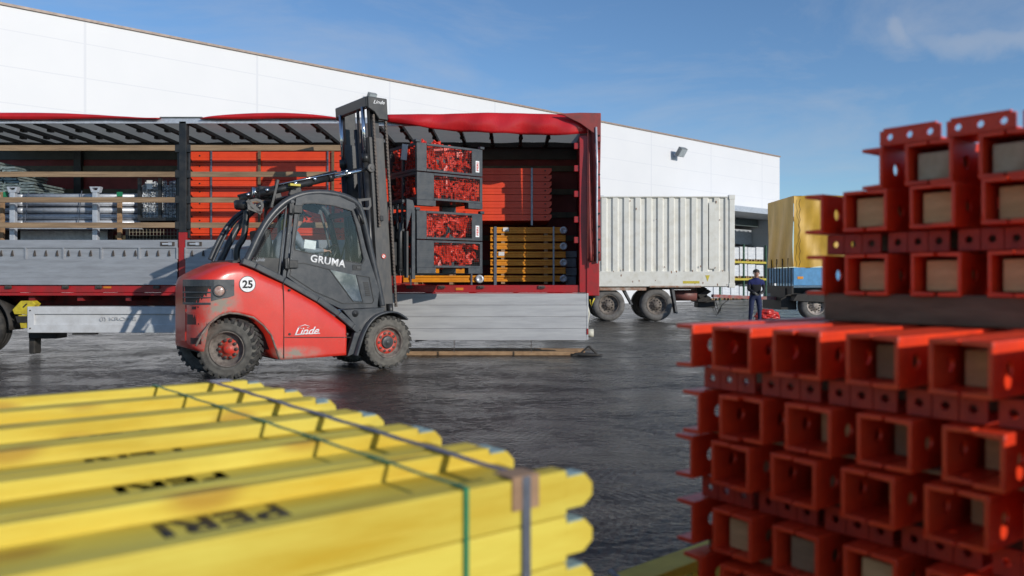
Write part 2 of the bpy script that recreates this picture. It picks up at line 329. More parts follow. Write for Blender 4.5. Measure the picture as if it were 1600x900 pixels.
# ================================================================== SETTING
# ground: one wet asphalt sheet to the horizon
def ground_mat():
    m = bpy.data.materials.new('wet_asphalt'); m.use_nodes = True
    nt = m.node_tree; N = nt.nodes; L = nt.links; b = N["Principled BSDF"]
    tc = N.new("ShaderNodeTexCoord")
    def noise(scale, det=6, st=(1, 1, 1), rot=0, dist=0.0, rg=.6):
        mp = N.new("ShaderNodeMapping"); mp.inputs['Scale'].default_value = st; mp.inputs['Rotation'].default_value = (0, 0, rot)
        L.new(tc.outputs['Object'], mp.inputs[0]); n = N.new("ShaderNodeTexNoise")
        n.inputs['Scale'].default_value = scale; n.inputs['Detail'].default_value = det; n.inputs['Distortion'].default_value = dist
        n.inputs['Roughness'].default_value = rg
        L.new(mp.outputs[0], n.inputs[0]); return n.outputs[0]
    def rng(x, a, c, d=0, e=1):
        r = N.new("ShaderNodeMapRange"); r.inputs[1].default_value = a; r.inputs[2].default_value = c
        r.inputs[3].default_value = d; r.inputs[4].default_value = e; L.new(x, r.inputs[0]); return r.outputs[0]
    def mth(op, x, y):
        q = N.new("ShaderNodeMath"); q.operation = op
        for i, k in enumerate((x, y)):
            if isinstance(k, (int, float)): q.inputs[i].default_value = k
            else: L.new(k, q.inputs[i])
        return q.outputs[0]
    wet = rng(noise(0.28, 5, (1, 1.6, 1), 0.3), 0.40, 0.60)
    fine = noise(90, 3); grit = noise(34, 4)
    # rows of tyre lug prints, inside a few curved lanes
    lane = rng(noise(0.5, 2, (0.25, 2.2, 1), R(-20), .3), 0.47, 0.56)
    lane2 = rng(noise(0.6, 2, (0.25, 2.4, 1), R(25), .3), 0.50, 0.58)
    def lugs(rot, sc):
        mp = N.new("ShaderNodeMapping"); mp.inputs['Rotation'].default_value = (0, 0, rot); L.new(tc.outputs['Object'], mp.inputs[0])
        wv = N.new("ShaderNodeTexWave"); wv.inputs['Scale'].default_value = sc; wv.inputs['Distortion'].default_value = 5.0
        wv.inputs['Detail'].default_value = 2; wv.inputs['Detail Scale'].default_value = 0.8; L.new(mp.outputs[0], wv.inputs[0]); return wv.outputs[0]
    lug = mth('ADD', mth('MULTIPLY', mth('MULTIPLY', lugs(R(20), 5.5), noise(5, 2)), lane), mth('MULTIPLY', mth('MULTIPLY', lugs(R(-35), 6.0), noise(6, 2)), lane2))
    dash = rng(noise(9.0, 4, (1, 1.7, 1), R(-20), .6, .55), .35, .65)
    dash2 = rng(noise(21.0, 3, (1, 1.5, 1), R(30), .4), .35, .65)
    mud = rng(noise(1.3, 8, (1, 1, 1), 0, .4, .7), 0.50, 0.72)
    x = N.new("ShaderNodeMixRGB"); x.inputs[1].default_value = (0.030, 0.028, 0.025, 1); x.inputs[2].default_value = (0.105, 0.094, 0.080, 1)
    L.new(mth('MULTIPLY', mud, 0.9), x.inputs[0])
    x2 = N.new("ShaderNodeMixRGB"); x2.blend_type = 'MULTIPLY'; x2.inputs[0].default_value = 0.55
    L.new(x.outputs[0], x2.inputs[1]); L.new(rng(grit, .3, .7, .5, 1.3), x2.inputs[2]); L.new(x2.outputs[0], b.inputs['Base Color'])
    ro = rng(wet, 0, 1, 0.20, 0.06)
    pit = rng(noise(7.0, 7, (1, 1.8, 1), R(-15), .8, .7), .47, .56)            # small wet hollows between dry stone
    pit2 = rng(noise(1.1, 5, (1, 1.5, 1), R(25), .5, .6), .40, .60)
    dry = mth('MULTIPLY', mth('SUBTRACT', 1.0, mth('MULTIPLY', pit, .75)), rng(pit2, 0, 1, .25, 1.0))
    L.new(mth('ADD', mth('ADD', ro, mth('MULTIPLY', dry, .32)), mth('MULTIPLY', mud, .1)), b.inputs['Roughness'])
    sp_ = rng(dry, 0, 1, .62, .22); L.new(sp_, b.inputs['Specular IOR Level'])
    h = mth('ADD', mth('ADD', mth('MULTIPLY', fine, .25), mth('MULTIPLY', grit, .6)), mth('MULTIPLY', lug, .5))
    amp = rng(noise(.8, 3, (1, 2, 1), .4), .38, .62, .25, 1.0)
    h = mth('ADD', h, mth('MULTIPLY', mth('ADD', mth('MULTIPLY', dash, .75), mth('MULTIPLY', dash2, .5)), amp))
    h = mth('ADD', h, mth('MULTIPLY', noise(3.0, 4), .4))
    bp = N.new("ShaderNodeBump"); bp.inputs['Strength'].default_value = 1.0; bp.inputs['Distance'].default_value = 0.03
    L.new(h, bp.inputs['Height']); L.new(bp.outputs[0], b.inputs['Normal'])
    return m
g = MB(); g.add([(-400, -60, 0), (400, -60, 0), (400, 900, 0), (-400, 900, 0)], [(0, 1, 2, 3)])
struct(g.build('ground', ground_mat()))

# ---- warehouse wall: recedes to the right at about 41 degrees
WA = Vector((-27.7, 14.75, 0)); WB = Vector((18.8, 56.2, 0)); WD = (WB - WA).normalized(); WLEN = (WB - WA).length
WH = 9.95
wroot = empty('warehouse', (WA.x, WA.y, 0), math.atan2(WD.y, WD.x))
tag(wroot, 'long white panelled warehouse with a thin brown roof edge behind the trucks', 'warehouse')
def wall_mat():
    m = bpy.data.materials.new('white_wall_panels'); m.use_nodes = True
    nt = m.node_tree; N = nt.nodes; L = nt.links; b = N["Principled BSDF"]
    tc = N.new("ShaderNodeTexCoord"); sp = N.new("ShaderNodeSeparateXYZ"); L.new(tc.outputs['Object'], sp.inputs[0])
    def seam(sock, period, wd):
        a = N.new("ShaderNodeMath"); a.operation = 'PINGPONG'; a.inputs[1].default_value = period / 2; L.new(sock, a.inputs[0])
        c = N.new("ShaderNodeMath"); c.operation = 'LESS_THAN'; c.inputs[1].default_value = wd; L.new(a.outputs[0], c.inputs[0]); return c.outputs[0]
    s1 = seam(sp.outputs[2], 1.15, 0.016); s2 = seam(sp.outputs[0], 6.0, 0.04)
    mxx = N.new("ShaderNodeMath"); mxx.operation = 'MAXIMUM'; L.new(s1, mxx.inputs[0]); L.new(s2, mxx.inputs[1])
    n = N.new("ShaderNodeTexNoise"); n.inputs['Scale'].default_value = .6; n.inputs['Detail'].default_value = 6; L.new(tc.outputs['Object'], n.inputs[0])
    c1 = N.new("ShaderNodeMixRGB"); c1.inputs[1].default_value = (.74, .74, .75, 1); c1.inputs[2].default_value = (.67, .68, .70, 1); L.new(n.outputs[0], c1.inputs[0])
    c2 = N.new("ShaderNodeMixRGB"); c2.inputs[2].default_value = (.63, .64, .67, 1); L.new(mxx.outputs[0], c2.inputs[0]); L.new(c1.outputs[0], c2.inputs[1])
    L.new(c2.outputs[0], b.inputs['Base Color']); b.inputs['Roughness'].default_value = .55
    return m
wm = wall_mat()
x_op = 52.5                                          # the open loading bay starts here
b = MB(); b.box(0, x_op, 0, 0.25, 0, WH); b.box(x_op, WLEN, 0, 0.25, 5.75, WH - 0.001); b.box(WLEN - 0.25, WLEN, 0.251, 24, 0, WH)
b.box(0, 0.25, 0.251, 24, 0, WH)
b.build('wall', wm, wroot)
b = MB(); b.box(-0.02, WLEN + 0.06, -0.06, 0.3, WH + .002, WH + 0.08); b.build('roof_edge', mat('roof_edge_brown', (.36, .27, .22)), wroot)
b = MB(); b.box(0, WLEN, 0.31, 24, WH - .3, WH - .1); b.build('roof', M_galv, wroot)
b = MB()
for i in range(26):
    b.box(x_op - 2 + i * .55, x_op - 1.72 + i * .55, -3.45, -.05, 5.50, 5.56)
b.box(x_op - 2.1, WLEN + .3, -3.5, -.05, 5.44, 5.499); b.box(x_op - 2.1, WLEN + .3, -3.6, -3.501, 5.30, 5.62)
b.build('canopy', M_galv, wroot)
b = MB()
b.box(x_op - .3, x_op, .26, 12, 0, 5.7); b.box(x_op, WLEN - .26, 11.8, 12, 0, 5.7); b.box(x_op - .3, WLEN - .26, .26, 12.1, 5.6, 5.74)
b.build('loading_bay', mat('bay_wall_grey', (.34, .36, .38)), wroot)
b = MB()
for y in (1.5, 4.5, 7.5, 10.5): b.box(x_op, WLEN - .3, y, y + .2, 5.1, 5.59)
b.bar((x_op, 1.2, 5.3), (WLEN - .4, 6, 4.6), .16, .3)
b.build('roof_beam', mat('beam_green_grey', (.10, .13, .13)), wroot)
b = MB(); b.box(x_op, WLEN - .3, 2.0, 2.1, 3.85, 4.9); b.build('bay_curtain', mat('bay_strip', (.40, .43, .47)), wroot)
# floodlights on the wall
def wall_hit(px):
    r = (px - 800) / FPX; # X = r*Y ; point = WA + WD*t
    t = (r * WA.y - WA.x) / (WD.x - r * WD.y); return t
def floodlight(px, py, label):
    t = wall_hit(px); p = WA + WD * t; z = wZ(py, p.y)
    r = empty('floodlight', (p.x, p.y, z), math.atan2(WD.y, WD.x)); r.scale = (.62,) * 3 if px < 600 else (1,) * 3
    tag(r, label, 'floodlight')
    k = MB(); k.box(-.06, .06, -.35, -.003, -.12, -.04); k.box(-.14, .14, -.05, -.002, -.30, .1); k.build('bracket', M_galv, r)
    k = MB(); Mx = Matrix.Translation((.12, -.5, .05)) @ Matrix.Rotation(R(35), 4, 'X')
    k.box(-.32, .32, -.12, .12, -.28, .28, 0, Mx); k.build('lamp_housing', mat('lamp_housing', (.22, .24, .25)), r, bevel=.03)
    k = MB(); k.box(-.27, .27, -.15, -.121, -.23, .23, 0, Mx); k.build('lamp_glass', mat('lamp_face', (.45, .5, .52), None, 6, .15), r)
floodlight(1052, 240, 'grey floodlight mounted on the plain warehouse wall above the white container')
floodlight(572, 154, 'grey floodlight at the warehouse roof edge just above the forklift mast')

# pallet racks under the canopy
def racks():
    x0 = x_op + .6
    r = empty('pallet_rack', (WA.x, WA.y, 0), math.atan2(WD.y, WD.x))
    tag(r, 'green and yellow pallet rack in the open loading bay behind the person', 'rack')
    k = MB()
    for i in range(4):
        for y in (.6, 1.6): k.box(x0 + i * 2.8, x0 + i * 2.8 + .12, y, y + .1, 0, 3.75)
    islands(k, 'upright', M_green, r)
    for z in (1.30, 2.46):
        k = MB(); k.box(x0 + .12, x0 + 8.4, .56, .64, z, z + .14); k.box(x0 + .12, x0 + 8.4, 1.62, 1.69, z, z + .14)
        for i in range(20): k.box(x0 + .3 + i * .4, x0 + .4 + i * .4, .64, 1.62, z + .1, z + .15)
        k.build('shelf', M_ryel, r)
    lv = ['ground', 'middle', 'top']; od = ['first', 'second', 'third', 'fourth', 'fifth', 'sixth', 'seventh', 'eighth']
    proto = None
    for li, z in enumerate((0.02, 1.46, 2.62)):
        for i in range(8):
            x = x0 + .15 + i * 1.02 + random.uniform(0, .06)
            if proto is None:
                q = MB(); q.box(0, .92, 0, .9, .12, 1.04); q.build('x', M_film)
                proto = bpy.data.objects['x']; proto.name = 'wrapped_pallet'
                md = proto.modifiers.new('bevel', 'BEVEL'); md.width = .05; md.segments = 2
                q = MB(); [q.box(a, a + .12, 0.02, .9, 0, .119) for a in (0, .4, .8)]; pk = q.build('pallet', M_wood, proto)
                o = proto
            else: o = copy_tree(proto)
            p = WA + WD * x + Vector((-WD.y, WD.x, 0)) * .68
            place(o, (p.x, p.y, z), math.atan2(WD.y, WD.x), 'white wrapped pallet, %s from the left on the %s level of the green rack' % (od[i], lv[li]), 'pallet', 'wrapped pallets in the rack')
            o.scale = (1, 1, random.uniform(.82, .98))
racks()

# ================================================================== RED CURTAIN TRAILER
T = 13.6; TB = 16.1
X = lambda px, Y=T: wX(px, Y)
Z = lambda py, Y=T: wZ(py, Y)
xl, xr = X(-150), X(920)
tr = empty('curtain_trailer', ((xl + xr) / 2, T + 1.2, 0)); tag(tr, 'long red curtain-side trailer opened along its side, loaded with building equipment', 'trailer')
TO = Vector(tr.location)
def tb(b, name, m, parent=None, **k):
    o = b.build(name, m, parent or tr, **k)
    if parent is None: o.location = (-TO.x, -TO.y, -TO.z)
    return o
# chassis, bed, rails
b = MB(); b.box(xl, xr, T + .05, TB - .05, Z(455), Z(448)); tb(b, 'bed', M_dkwood)
b = MB(); b.box(xl, xr, T, T + .06, Z(457), Z(445.5)); b.box(xl, xr, T + .012, T + .05, Z(462), Z(457.2)); tb(b, 'side_rail', M_tred, bevel=.008)
b = MB(); b.box(xl, xr, TB - .06, TB, Z(457), Z(445)); tb(b, 'side_rail', M_tred)
b = MB()
for y in (T + .75, T + 1.65): b.box(xl, xr - .2, y, y + .12, .78, 1.05)
for i in range(14): b.box(xl + .4 + i * .83, xl + .5 + i * .83, T + .1, TB - .1, .95, 1.07)
tb(b, 'chassis', mat('chassis_red', (.22, .012, .012), (.08, .02, .02), 5, .6))
# latches along the lower rail
for px in (14, 103, 155, 245, 690, 751, 846, 640):
    b = MB(); x = X(px); b.box(x - .05, x + .05, T - .03, T - .001, Z(451), Z(446)); b.box(x - .015, x + .07, T - .05, T - .0301, Z(449.5), Z(447.5)); tb(b, 'latch', M_iron)
b = MB(); b.box(X(162), X(174), T - .012, T - .001, Z(450.5), Z(447.5)); tb(b, 'side_marker_lamp', mat('marker_orange', (.7, .22, .02)))
b = MB(); b.box(X(712), X(724), T - .012, T - .001, Z(453.5), Z(449.5)); tb(b, 'side_marker_lamp', MC['marker_orange'])
# roof rails, bows, cloth
ztop = Z(187)
b = MB(); b.box(xl, X(590), T, T + .07, Z(192.5), Z(184.5)); b.box(xl, X(590), T - .02, T - .001, Z(193.5), Z(190)); tb(b, 'roof_rail', M_galv, bevel=.006)
b = MB(); b.box(X(590) + .001, xr, T + .02, T + .07, Z(196), Z(186)); tb(b, 'roof_rail', M_galv)
b = MB(); b.box(xl, xr, TB - .12, TB - .001, Z(194), Z(184.5)); tb(b, 'roof_rail', M_black)
bows = [-130, -82, -34, 6, 50, 96, 146, 195, 240, 292, 340, 388, 436, 486, 532, 585, 622, 668, 715, 765, 815, 862]
for px in bows:
    x = X(px); b = MB(); b.box(x - .03, x + .03, T + .08, TB - .08, ztop - .07, ztop - .01)
    for y in (T + .5, T + 1.2, T + 1.9): b.box(x - .04, x + .04, y, y + .1, ztop - .11, ztop - .069)
    tb(b, 'roof_bow', M_black)
b = MB(); gr = []
for i in range(140):
    x = xl + (xr - xl) * i / 139
    gr.append([(x, T + .03 + 2.44 * j / 6, ztop + .012 + .02 * math.sin(x * 4.2 + j) + (.012 if j in (0, 6) else .03)) for j in range(7)])
b.sheet(gr); tb(b, 'roof_cloth', M_roofcl)
# red roof edge bulging up left, valance hanging at right
def rolled(x0, x1, f_top, f_bot, name, m, amp=.02, seed=0):
    b = MB(); gr = []; n = int((x1 - x0) * 16)
    rn = random.Random(seed)
    ph = [rn.uniform(0, 6) for _ in range(4)]
    for i in range(n + 1):
        x = x0 + (x1 - x0) * i / n; t = i / n; zt, zb = f_top(t), f_bot(t)
        row = []
        for j in range(13):
            s = j / 12
            if s < .35:
                y = T + .3 - .36 * s / .35; z = zt - .02 + .02 * math.sin(PI * s / .7)
            else:
                q = (s - .35) / .65; y = T - .06 - .035 * math.sin(PI * min(q, 1)); z = zt + (zb - zt) * q
            y += amp * (math.sin(x * 5.3 + ph[0] + z * 3) + .6 * math.sin(x * 11.7 + ph[1] - z * 6)) * s
            z += amp * .5 * math.sin(x * 3.1 + ph[2]) * s
            row.append((x, y, z))
        gr.append(row)
    b.sheet(gr); return tb(b, name, m, solid=.006)
rolled(xl, X(252), lambda t: Z(186) + .09 * math.sin(PI * min(1, t * 1.05)) ** 1.2 + .01, lambda t: Z(188.5 - 1.5 * t), 'rolled_curtain', M_tarp, .012, 1)
rolled(X(315), X(532), lambda t: Z(186.5) + .10 * math.sin(PI * t) ** .6, lambda t: Z(187), 'rolled_curtain', M_tarp, .012, 2)
rolled(X(606), X(918), lambda t: Z(180.5) + .03 * math.sin(PI * t), lambda t: Z(193 + 18 * min(1, t * 1.9) - (0 if t < .9 else (t - .9) * 30)), 'roof_curtain', M_tarp, .035, 3)
b = MB(); b.box(X(250), X(316), T - .012, T + .2, Z(184.6), Z(182.6)); b.box(X(588), X(607), T - .07, T + .1, Z(190), Z(180.5)); tb(b, 'tarpaulin_patch', mat('grey_patch', (.10, .11, .11)))
# posts
def post(px, w, mtop, split):
    x = X(px); b = MB(); b.box(x - w / 2, x + w / 2, T - .02, T + .11, Z(split), Z(190)); b.box(x - w / 2 - .045, x - w / 2, T + .02, T + .07, Z(372), Z(225))
    b.box(x + w / 2, x + w / 2 + .045, T + .02, T + .07, Z(372), Z(225))
    for py in (232, 272, 312, 352):
        for s in (-1, 1): b.box(x + s * (w / 2 + .035) - .035, x + s * (w / 2 + .035) + .035, T - .012, T + .019, Z(py + 6), Z(py - 6))
    o = tb(b, 'post', mtop, bevel=.006)
    b = MB(); b.box(x - w / 2 - .005, x + w / 2 + .005, T - .024, T + .114, Z(457), Z(split) - .001); tb(b, 'post_foot', M_tred, bevel=.006)
post(286, .125, M_black, 363)
post(-125, .125, M_black, 363)
for px in (123 - 0, -140, 420, 720):       # far side posts
    x = X(px, TB - .1) if px == 123 else X(px, TB - .1)
    b = MB(); b.box(x - .07, x + .07, TB - .16, TB - .05, 1.2, ztop); tb(b, 'post', M_black)
# far side curtain (closed): dark red bands, battens, dark skirt
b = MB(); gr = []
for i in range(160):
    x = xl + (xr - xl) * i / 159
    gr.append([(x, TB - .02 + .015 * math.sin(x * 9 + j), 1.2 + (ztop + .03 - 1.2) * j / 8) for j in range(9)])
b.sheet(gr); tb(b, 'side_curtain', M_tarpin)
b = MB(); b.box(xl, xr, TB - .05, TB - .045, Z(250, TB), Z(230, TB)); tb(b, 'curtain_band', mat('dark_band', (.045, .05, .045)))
for z in (Z(264, TB), Z(300, TB), Z(336, TB), Z(372, TB), Z(410, TB)):
    b = MB(); b.box(xl, xr, TB - .09, TB - .06, z - .06, z + .05); tb(b, 'batten', mat('old_batten', (.10, .085, .05), (.05, .05, .035)))
# right end: frame, wall, gathered curtain
b = MB(); b.box(X(905), X(918), T - .03, T + .12, Z(457), Z(212))
for py in (228, 263, 303, 343, 375): b.box(X(897), X(905), T, T + .08, Z(py + 5), Z(py - 5))
b.box(X(916), X(936), T - .05, T + .14, Z(462), Z(404)); tb(b, 'end_post', M_tred, bevel=.01)
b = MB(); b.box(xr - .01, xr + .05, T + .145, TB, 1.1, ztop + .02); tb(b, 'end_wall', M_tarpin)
b = MB(); gr = []
for i in range(15):
    t = i / 14; px = 919 + 18 * t
    gr.append([(X(px), T - .10 - .05 * math.sin(t * 9 + j * .25) , Z(408) + (Z(180) - Z(408)) * j / 16) for j in range(17)])
b.sheet(gr); tb(b, 'gathered_curtain', M_tarpold, solid=.02)
b = MB(); b.prism([(X(868), Z(181)), (X(905), Z(179.5)), (X(937), Z(180)), (X(937), Z(225)), (X(929), Z(224)), (X(927), Z(212)), (X(905), Z(196)), (X(880), Z(184))], 'y', T - .19, T - .155)
tb(b, 'curtain_corner', M_tarpold, bevel=.01)
b = MB(); b.box(X(919), X(937), T - .12, TB - .1, Z(185), Z(180.5)); tb(b, 'end_cap', M_tarpold)
b = MB(); b.tube([(X(931), T - .19, Z(412)), (X(930.5), T - .2, Z(330)), (X(931), T - .2, Z(260)), (X(929.5), T - .2, Z(202))], .018, 8); tb(b, 'curtain_pole', M_galv)
for py in range(215, 400, 20):
    b = MB(); b.lathe([(-.205, .001), (-.205, .016), (-.17, .016)], 10, Matrix.Translation((X(934.5), T, Z(py)))); tb(b, 'eyelet', M_dark)
# side boards (upright) and slats
def side_board(x0, x1, name):
    b = MB(); zt, zb = Z(375), Z(445); y = T - .035
    b.box(x0, x1, y, T - .002, zb, Z(404.5)); b.box(x0, x1, y, T - .002, Z(387.5), zt); b.box(x0, x1, y + .02, T - .002, Z(404.5) + .001, Z(387.5) - .001)
    b.box(x0, x1, y - .006, y, zb, zb + .02)
    nb = max(2, int((x1 - x0) / .62))
    for i in range(nb + 1):
        x = x0 + (x1 - x0) * i / nb; b.box(x - .014, x + .014, y - .006, y + .019, Z(405), Z(387))
    for i in range(4):
        z = zb + .12 + i * .09; b.box(x0, x1, y - .0025, y, z, z + .006)
    o = tb(b, 'side_board', M_alu, bevel=.004)
    b = MB(); k = int((x1 - x0) / .19)
    for i in range(k):
        x = x0 + .1 + i * .19
        if abs(((x - x0) / ((x1 - x0) / nb) + .5) % 1 - .5) < .09: continue
        b.prism([(x - .012, Z(400)), (x + .03, Z(400)), (x + .012, Z(391)), (x - .004, Z(395))], 'y', y - .004, y + .018)
    q = b.build('hook', M_iron, o)
    for x in (x0 + .16, x1 - .16):
        b = MB(); b.box(x - .12, x + .12, y - .012, y - .0005, Z(384.5), Z(378)); b.build('lock_recess', M_iron, o)
        b = MB(); b.box(x - .08, x + .04, y - .03, y - .0125, Z(382.5), Z(380)); b.box(x + .02, x + .08, y - .025, y - .0125, Z(383.5), Z(379)); b.build('lock_lever', M_galv, o)
    return o
side_board(xl + .8, X(278), 'a'); side_board(X(291), X(575), 'b')
for (x0, x1) in ((xl + .8, X(278)), (X(296), X(541))):
    for (a, c) in ((226.5, 235.5), (268, 276.5), (308.5, 316.5), (347.5, 356)):
        b = MB(); n = 24; rn = random.Random(a + x1)
        gr = []
        b.box(x0, x1, T - .004, T + .024, Z(c), Z(a) + rn.uniform(-.005, .005))
        tb(b, 'side_slat', M_slat, bevel=.004)
# lowered board (hangs from the rail)
b = MB(); x0, x1 = X(560), X(916)
for i in range(4):
    zt = Z(458.5) - i * .198; b.box(x0, x1, T - .06 - .003 * (i % 2), T - .02, zt - .195, zt)
b.box(x1, x1 + .03, T - .066, T - .016, Z(530.5), Z(458)); o = tb(b, 'lowered_board', M_aluw, bevel=.005)
b = MB(); b.box(x1 + .001, x1 + .029, T - .075, T - .0665, Z(522), Z(513)); b.build('reflector', mat('reflector_red', (.35, .02, .02)), o)
for px in (710, 830):
    b = MB()
    for i in range(9): b.box(X(px) - .008, X(px) + .008, T - .05, T - .03, Z(531) - .012 - i * .024, Z(531) + .005 - i * .024)
    tb(b, 'chain', M_iron)
# storage box
b = MB(); x0, x1 = X(43), X(300); y = T + .02
b.box(x0, x1, y, y + .55, Z(520), Z(479)); 
b.ring([(x0, Z(520)), (x1, Z(520)), (x1, Z(479)), (x0, Z(479))], [(X(54), Z(507)), (X(290), Z(507)), (X(290), Z(491)), (X(54), Z(491))], 'y', y - .03, y - .002)
sb = tb(b, 'storage_box', mat('box_white', (.60, .61, .62), (.5, .5, .5), 5, .45), bevel=.008)
text('(I) KRONE', .62, .075, mat('emboss', (.52, .53, .54)), sb, frame((X(184), y - .012, Z(499)), (1, 0, 0), (0, 0, 1), (0, -1, 0)), 'embossed_lettering', ext=.012)
b = MB()
for px in (48, 48): 
    for py in (485, 513): b.lathe([(-.012, .001), (-.012, .012), (0, .012)], 8, Matrix.Translation((X(px), y - .03, Z(py))))
b.build('bolt', M_iron, sb)
b = MB(); b.box(X(113), X(149), T - .01, T + .1, Z(523), Z(520.5)); b.build('box_handle', M_dark, sb)
# yellow wheel chock hung in front of the box
b = MB(); b.prism([(X(19), Z(484)), (X(32), Z(470)), (X(50), Z(470)), (X(56), Z(475)), (X(42), Z(492)), (X(22), Z(491))], 'y', T + .0, T + .16)
b.prism([(X(27), Z(492.5)), (X(42), Z(492.5)), (X(41), Z(513)), (X(31), Z(513))], 'y', T + .02, T + .14); ck = tb(b, 'wheel_chock', mat('chock_yellow', (.62, .5, .03), (.4, .3, .03), 10), bevel=.01)
b = MB(); b.prism([(X(35), Z(480)), (X(41), Z(474)), (X(43), Z(475)), (X(37), Z(481))], 'y', T - .004, T - .001)
b.prism([(X(24), Z(494)), (X(42), Z(494)), (X(42), Z(504)), (X(27), Z(504))], 'y', T - .0, T + .019); islands(b, 'chock_slot', M_dark, ck)
b = MB(); b.box(X(30), X(75), T + .25, T + .6, Z(531), Z(514)); b.box(X(28), X(38), T + .3, T + .5, 0.02, Z(525)); tb(b, 'landing_leg', M_dark, bevel=.02)
b = MB(); b.box(X(625), X(632), T + .4, T + .5, 0, .8); b.prism([(X(640), Z(540)), (X(700), Z(532)), (X(700), Z(520)), (X(640), Z(520))], 'y', T + .8, T + .9); tb(b, 'landing_leg', M_dark)
b = MB(); b.tube([(X(918), T + .3, Z(522)), (X(930), T + .3, Z(522))], .07, 14); b.tube([(X(918), T + .3, Z(470)), (X(922), T + .2, Z(490)), (X(918), T + .3, Z(520))], .02, 8); tb(b, 'rear_lamp_tube', mat('tube_cream', (.62, .6, .5)))
b = MB(); b.tube([(X(922), T + .05, Z(468)), (X(924), T + .05, Z(478)), (X(929), T + .05, Z(466))], .016, 8); tb(b, 'hose_coupling', M_hiyel)

# ---- generic road wheel
def road_wheel(parent, c, r, wd, mtyre=M_rubclean, mrim=M_rimdirt, dirn=-1, n=10, name='wheel', off=None):
    e = MB(); Mx = Matrix.Translation(c)
    h = wd / 2; s = dirn
    e.lathe([(-h * .7, r * .60), (-h, r * .64), (-h * 1.02, r * .80), (-h * .92, r * .93), (-h * .7, r * .995), (-h * .25, r), (-h * .22, r * .975), (-h * .18, r), (h * .18, r), (h * .22, r * .975), (h * .25, r), (h * .7, r * .995), (h * .92, r * .93), (h * 1.02, r * .8), (h, r * .64), (h * .7, r * .6)], 48, Mx)
    w0 = e.build(name, mtyre, parent, loc=off)
    e = MB(); f = s * h
    e.lathe([(f * .9, r * .62), (f * .98, r * .60), (f * .8, r * .56), (f * .45, r * .52), (f * .35, r * .36), (f * .55, r * .32), (f * .6, r * .20), (f * .75, r * .18), (f * .78, r * .10), (f * .8, .001)], 32, Mx)
    e.build('rim', mrim, w0)
    e = MB()
    for k in range(n):
        t = 2 * PI * k / n; e.lathe([(f * .5, .022), (f * .72, .022), (f * .72, .001)], 6, Matrix.Translation(Vector(c) + Vector((math.cos(t) * r * .28, 0, math.sin(t) * r * .28))))
    islands(e, 'wheel_nut', M_iron, w0)
    e = MB()
    for k in range(n):
        t = 2 * PI * (k + .5) / n; e.lathe([(f * .41, .03), (f * .42, .001)], 8, Matrix.Translation(Vector(c) + Vector((math.cos(t) * r * .44, 0, math.sin(t) * r * .44))))
    e.build('rim_hole', M_dark, w0, weld=False)
    return w0
for px in (-44, -148): road_wheel(tr, (X(px), T + .2, .5), .5, .36, off=(-TO.x, -TO.y, 0))
b = MB(); px = -44
b.sheet([[(X(px) + .60 * math.cos(R(a)), T + .05 + .4 * j, .5 + .60 * math.sin(R(a))) for j in range(2)] for a in range(-5, 186, 10)])
tb(b, 'mudguard', M_dark, solid=.02)

# ================================================================== CARGO INSIDE THE TRAILER
BED = Z(448)
def at0(b, name, m, label, cat, group=None, kind=None, bevel=0, ref=None):
    """link as one top-level mesh with its origin at the middle of its base"""
    xs = [v.x for v in b.v]; ys = [v.y for v in b.v]; zs = [v.z for v in b.v]
    o = Vector(((min(xs) + max(xs)) / 2, (min(ys) + max(ys)) / 2, min(zs)))
    b.v = [v - o for v in b.v]
    q = b.build(name, m, None, bevel=bevel); q.location = o; tag(q, label, cat, group, kind); return q
def sub(b, name, m, par, **k):
    b.v = [v - Vector(par.location) for v in b.v]; return b.build(name, m, par, **k)
ORD = ['first', 'second', 'third', 'fourth', 'fifth', 'sixth', 'seventh', 'eighth', 'ninth', 'tenth', 'eleventh', 'twelfth', 'thirteenth', 'fourteenth']
# ---- red formwork panels, layer on layer
def red_panels(px0, px1, rows, Y, dep, gname, side, notch, where, straps=()):
    for i, (pa, pb) in enumerate(rows):
        x0, x1 = wX(px0, Y), wX(px1, Y); z1, z0 = wZ(pa, Y), wZ(pb, Y) + .004
        h = z1 - z0; n = .05
        b = MB()
        if notch == 'l': pts = [(x0 + n, z0), (x1, z0), (x1, z1), (x0, z1), (x0, z0 + h * .45)]
        else: pts = [(x0, z0), (x1, z0), (x1, z0 + .001), (x1, z0 + .001), (x1 + 0, z0 + h * .55), (x1 - n, z0), ]
        if notch == 'r': pts = [(x0, z0), (x1 - n, z0), (x1, z0 + h * .5), (x1, z1), (x0, z1)]
        b.prism(pts, 'y', Y, Y + dep)
        b.box(x0 + .06, x1 - .06, Y - .004, Y - .0005, z0 + h * .5 - .003, z0 + h * .5 + .003)
        o = at0(b, 'steel_formwork', M_pred, 'red steel formwork panel, %s from the top of the stack %s' % (ORD[i], where), 'panel', gname, bevel=.004)
        xs = [x0 + .17, x0 + .17 + .0] if notch == 'l' else [x1 - .12]
        if notch == 'l': xs = [x0 + .17, x1 - .1]
        b = MB()
        for x in xs: b.lathe([(-.006, .001), (-.006, .014), (.0, .014)], 10, Matrix.Translation((x, Y, z0 + h * .62)))
        sub(b, 'panel_hole', M_dark, o, weld=False)
rows = [(237, 254), (254.3, 268.5), (268.8, 282), (282.3, 294.5), (294.8, 308), (313.5, 326), (326.3, 340), (340.3, 352), (352.3, 365), (365.3, 378), (378.3, 392), (392.3, 406), (406.3, 420), (420.3, 434)]
red_panels(297, 541, rows, 14.0, 1.2, 'red panels behind the slats', 0, 'l', 'behind the middle wooden slats')
rows = [(263, 273), (273.3, 283.5), (283.8, 294), (294.3, 304), (304.3, 314.5), (314.8, 325), (325.3, 335), (335.3, 345)]
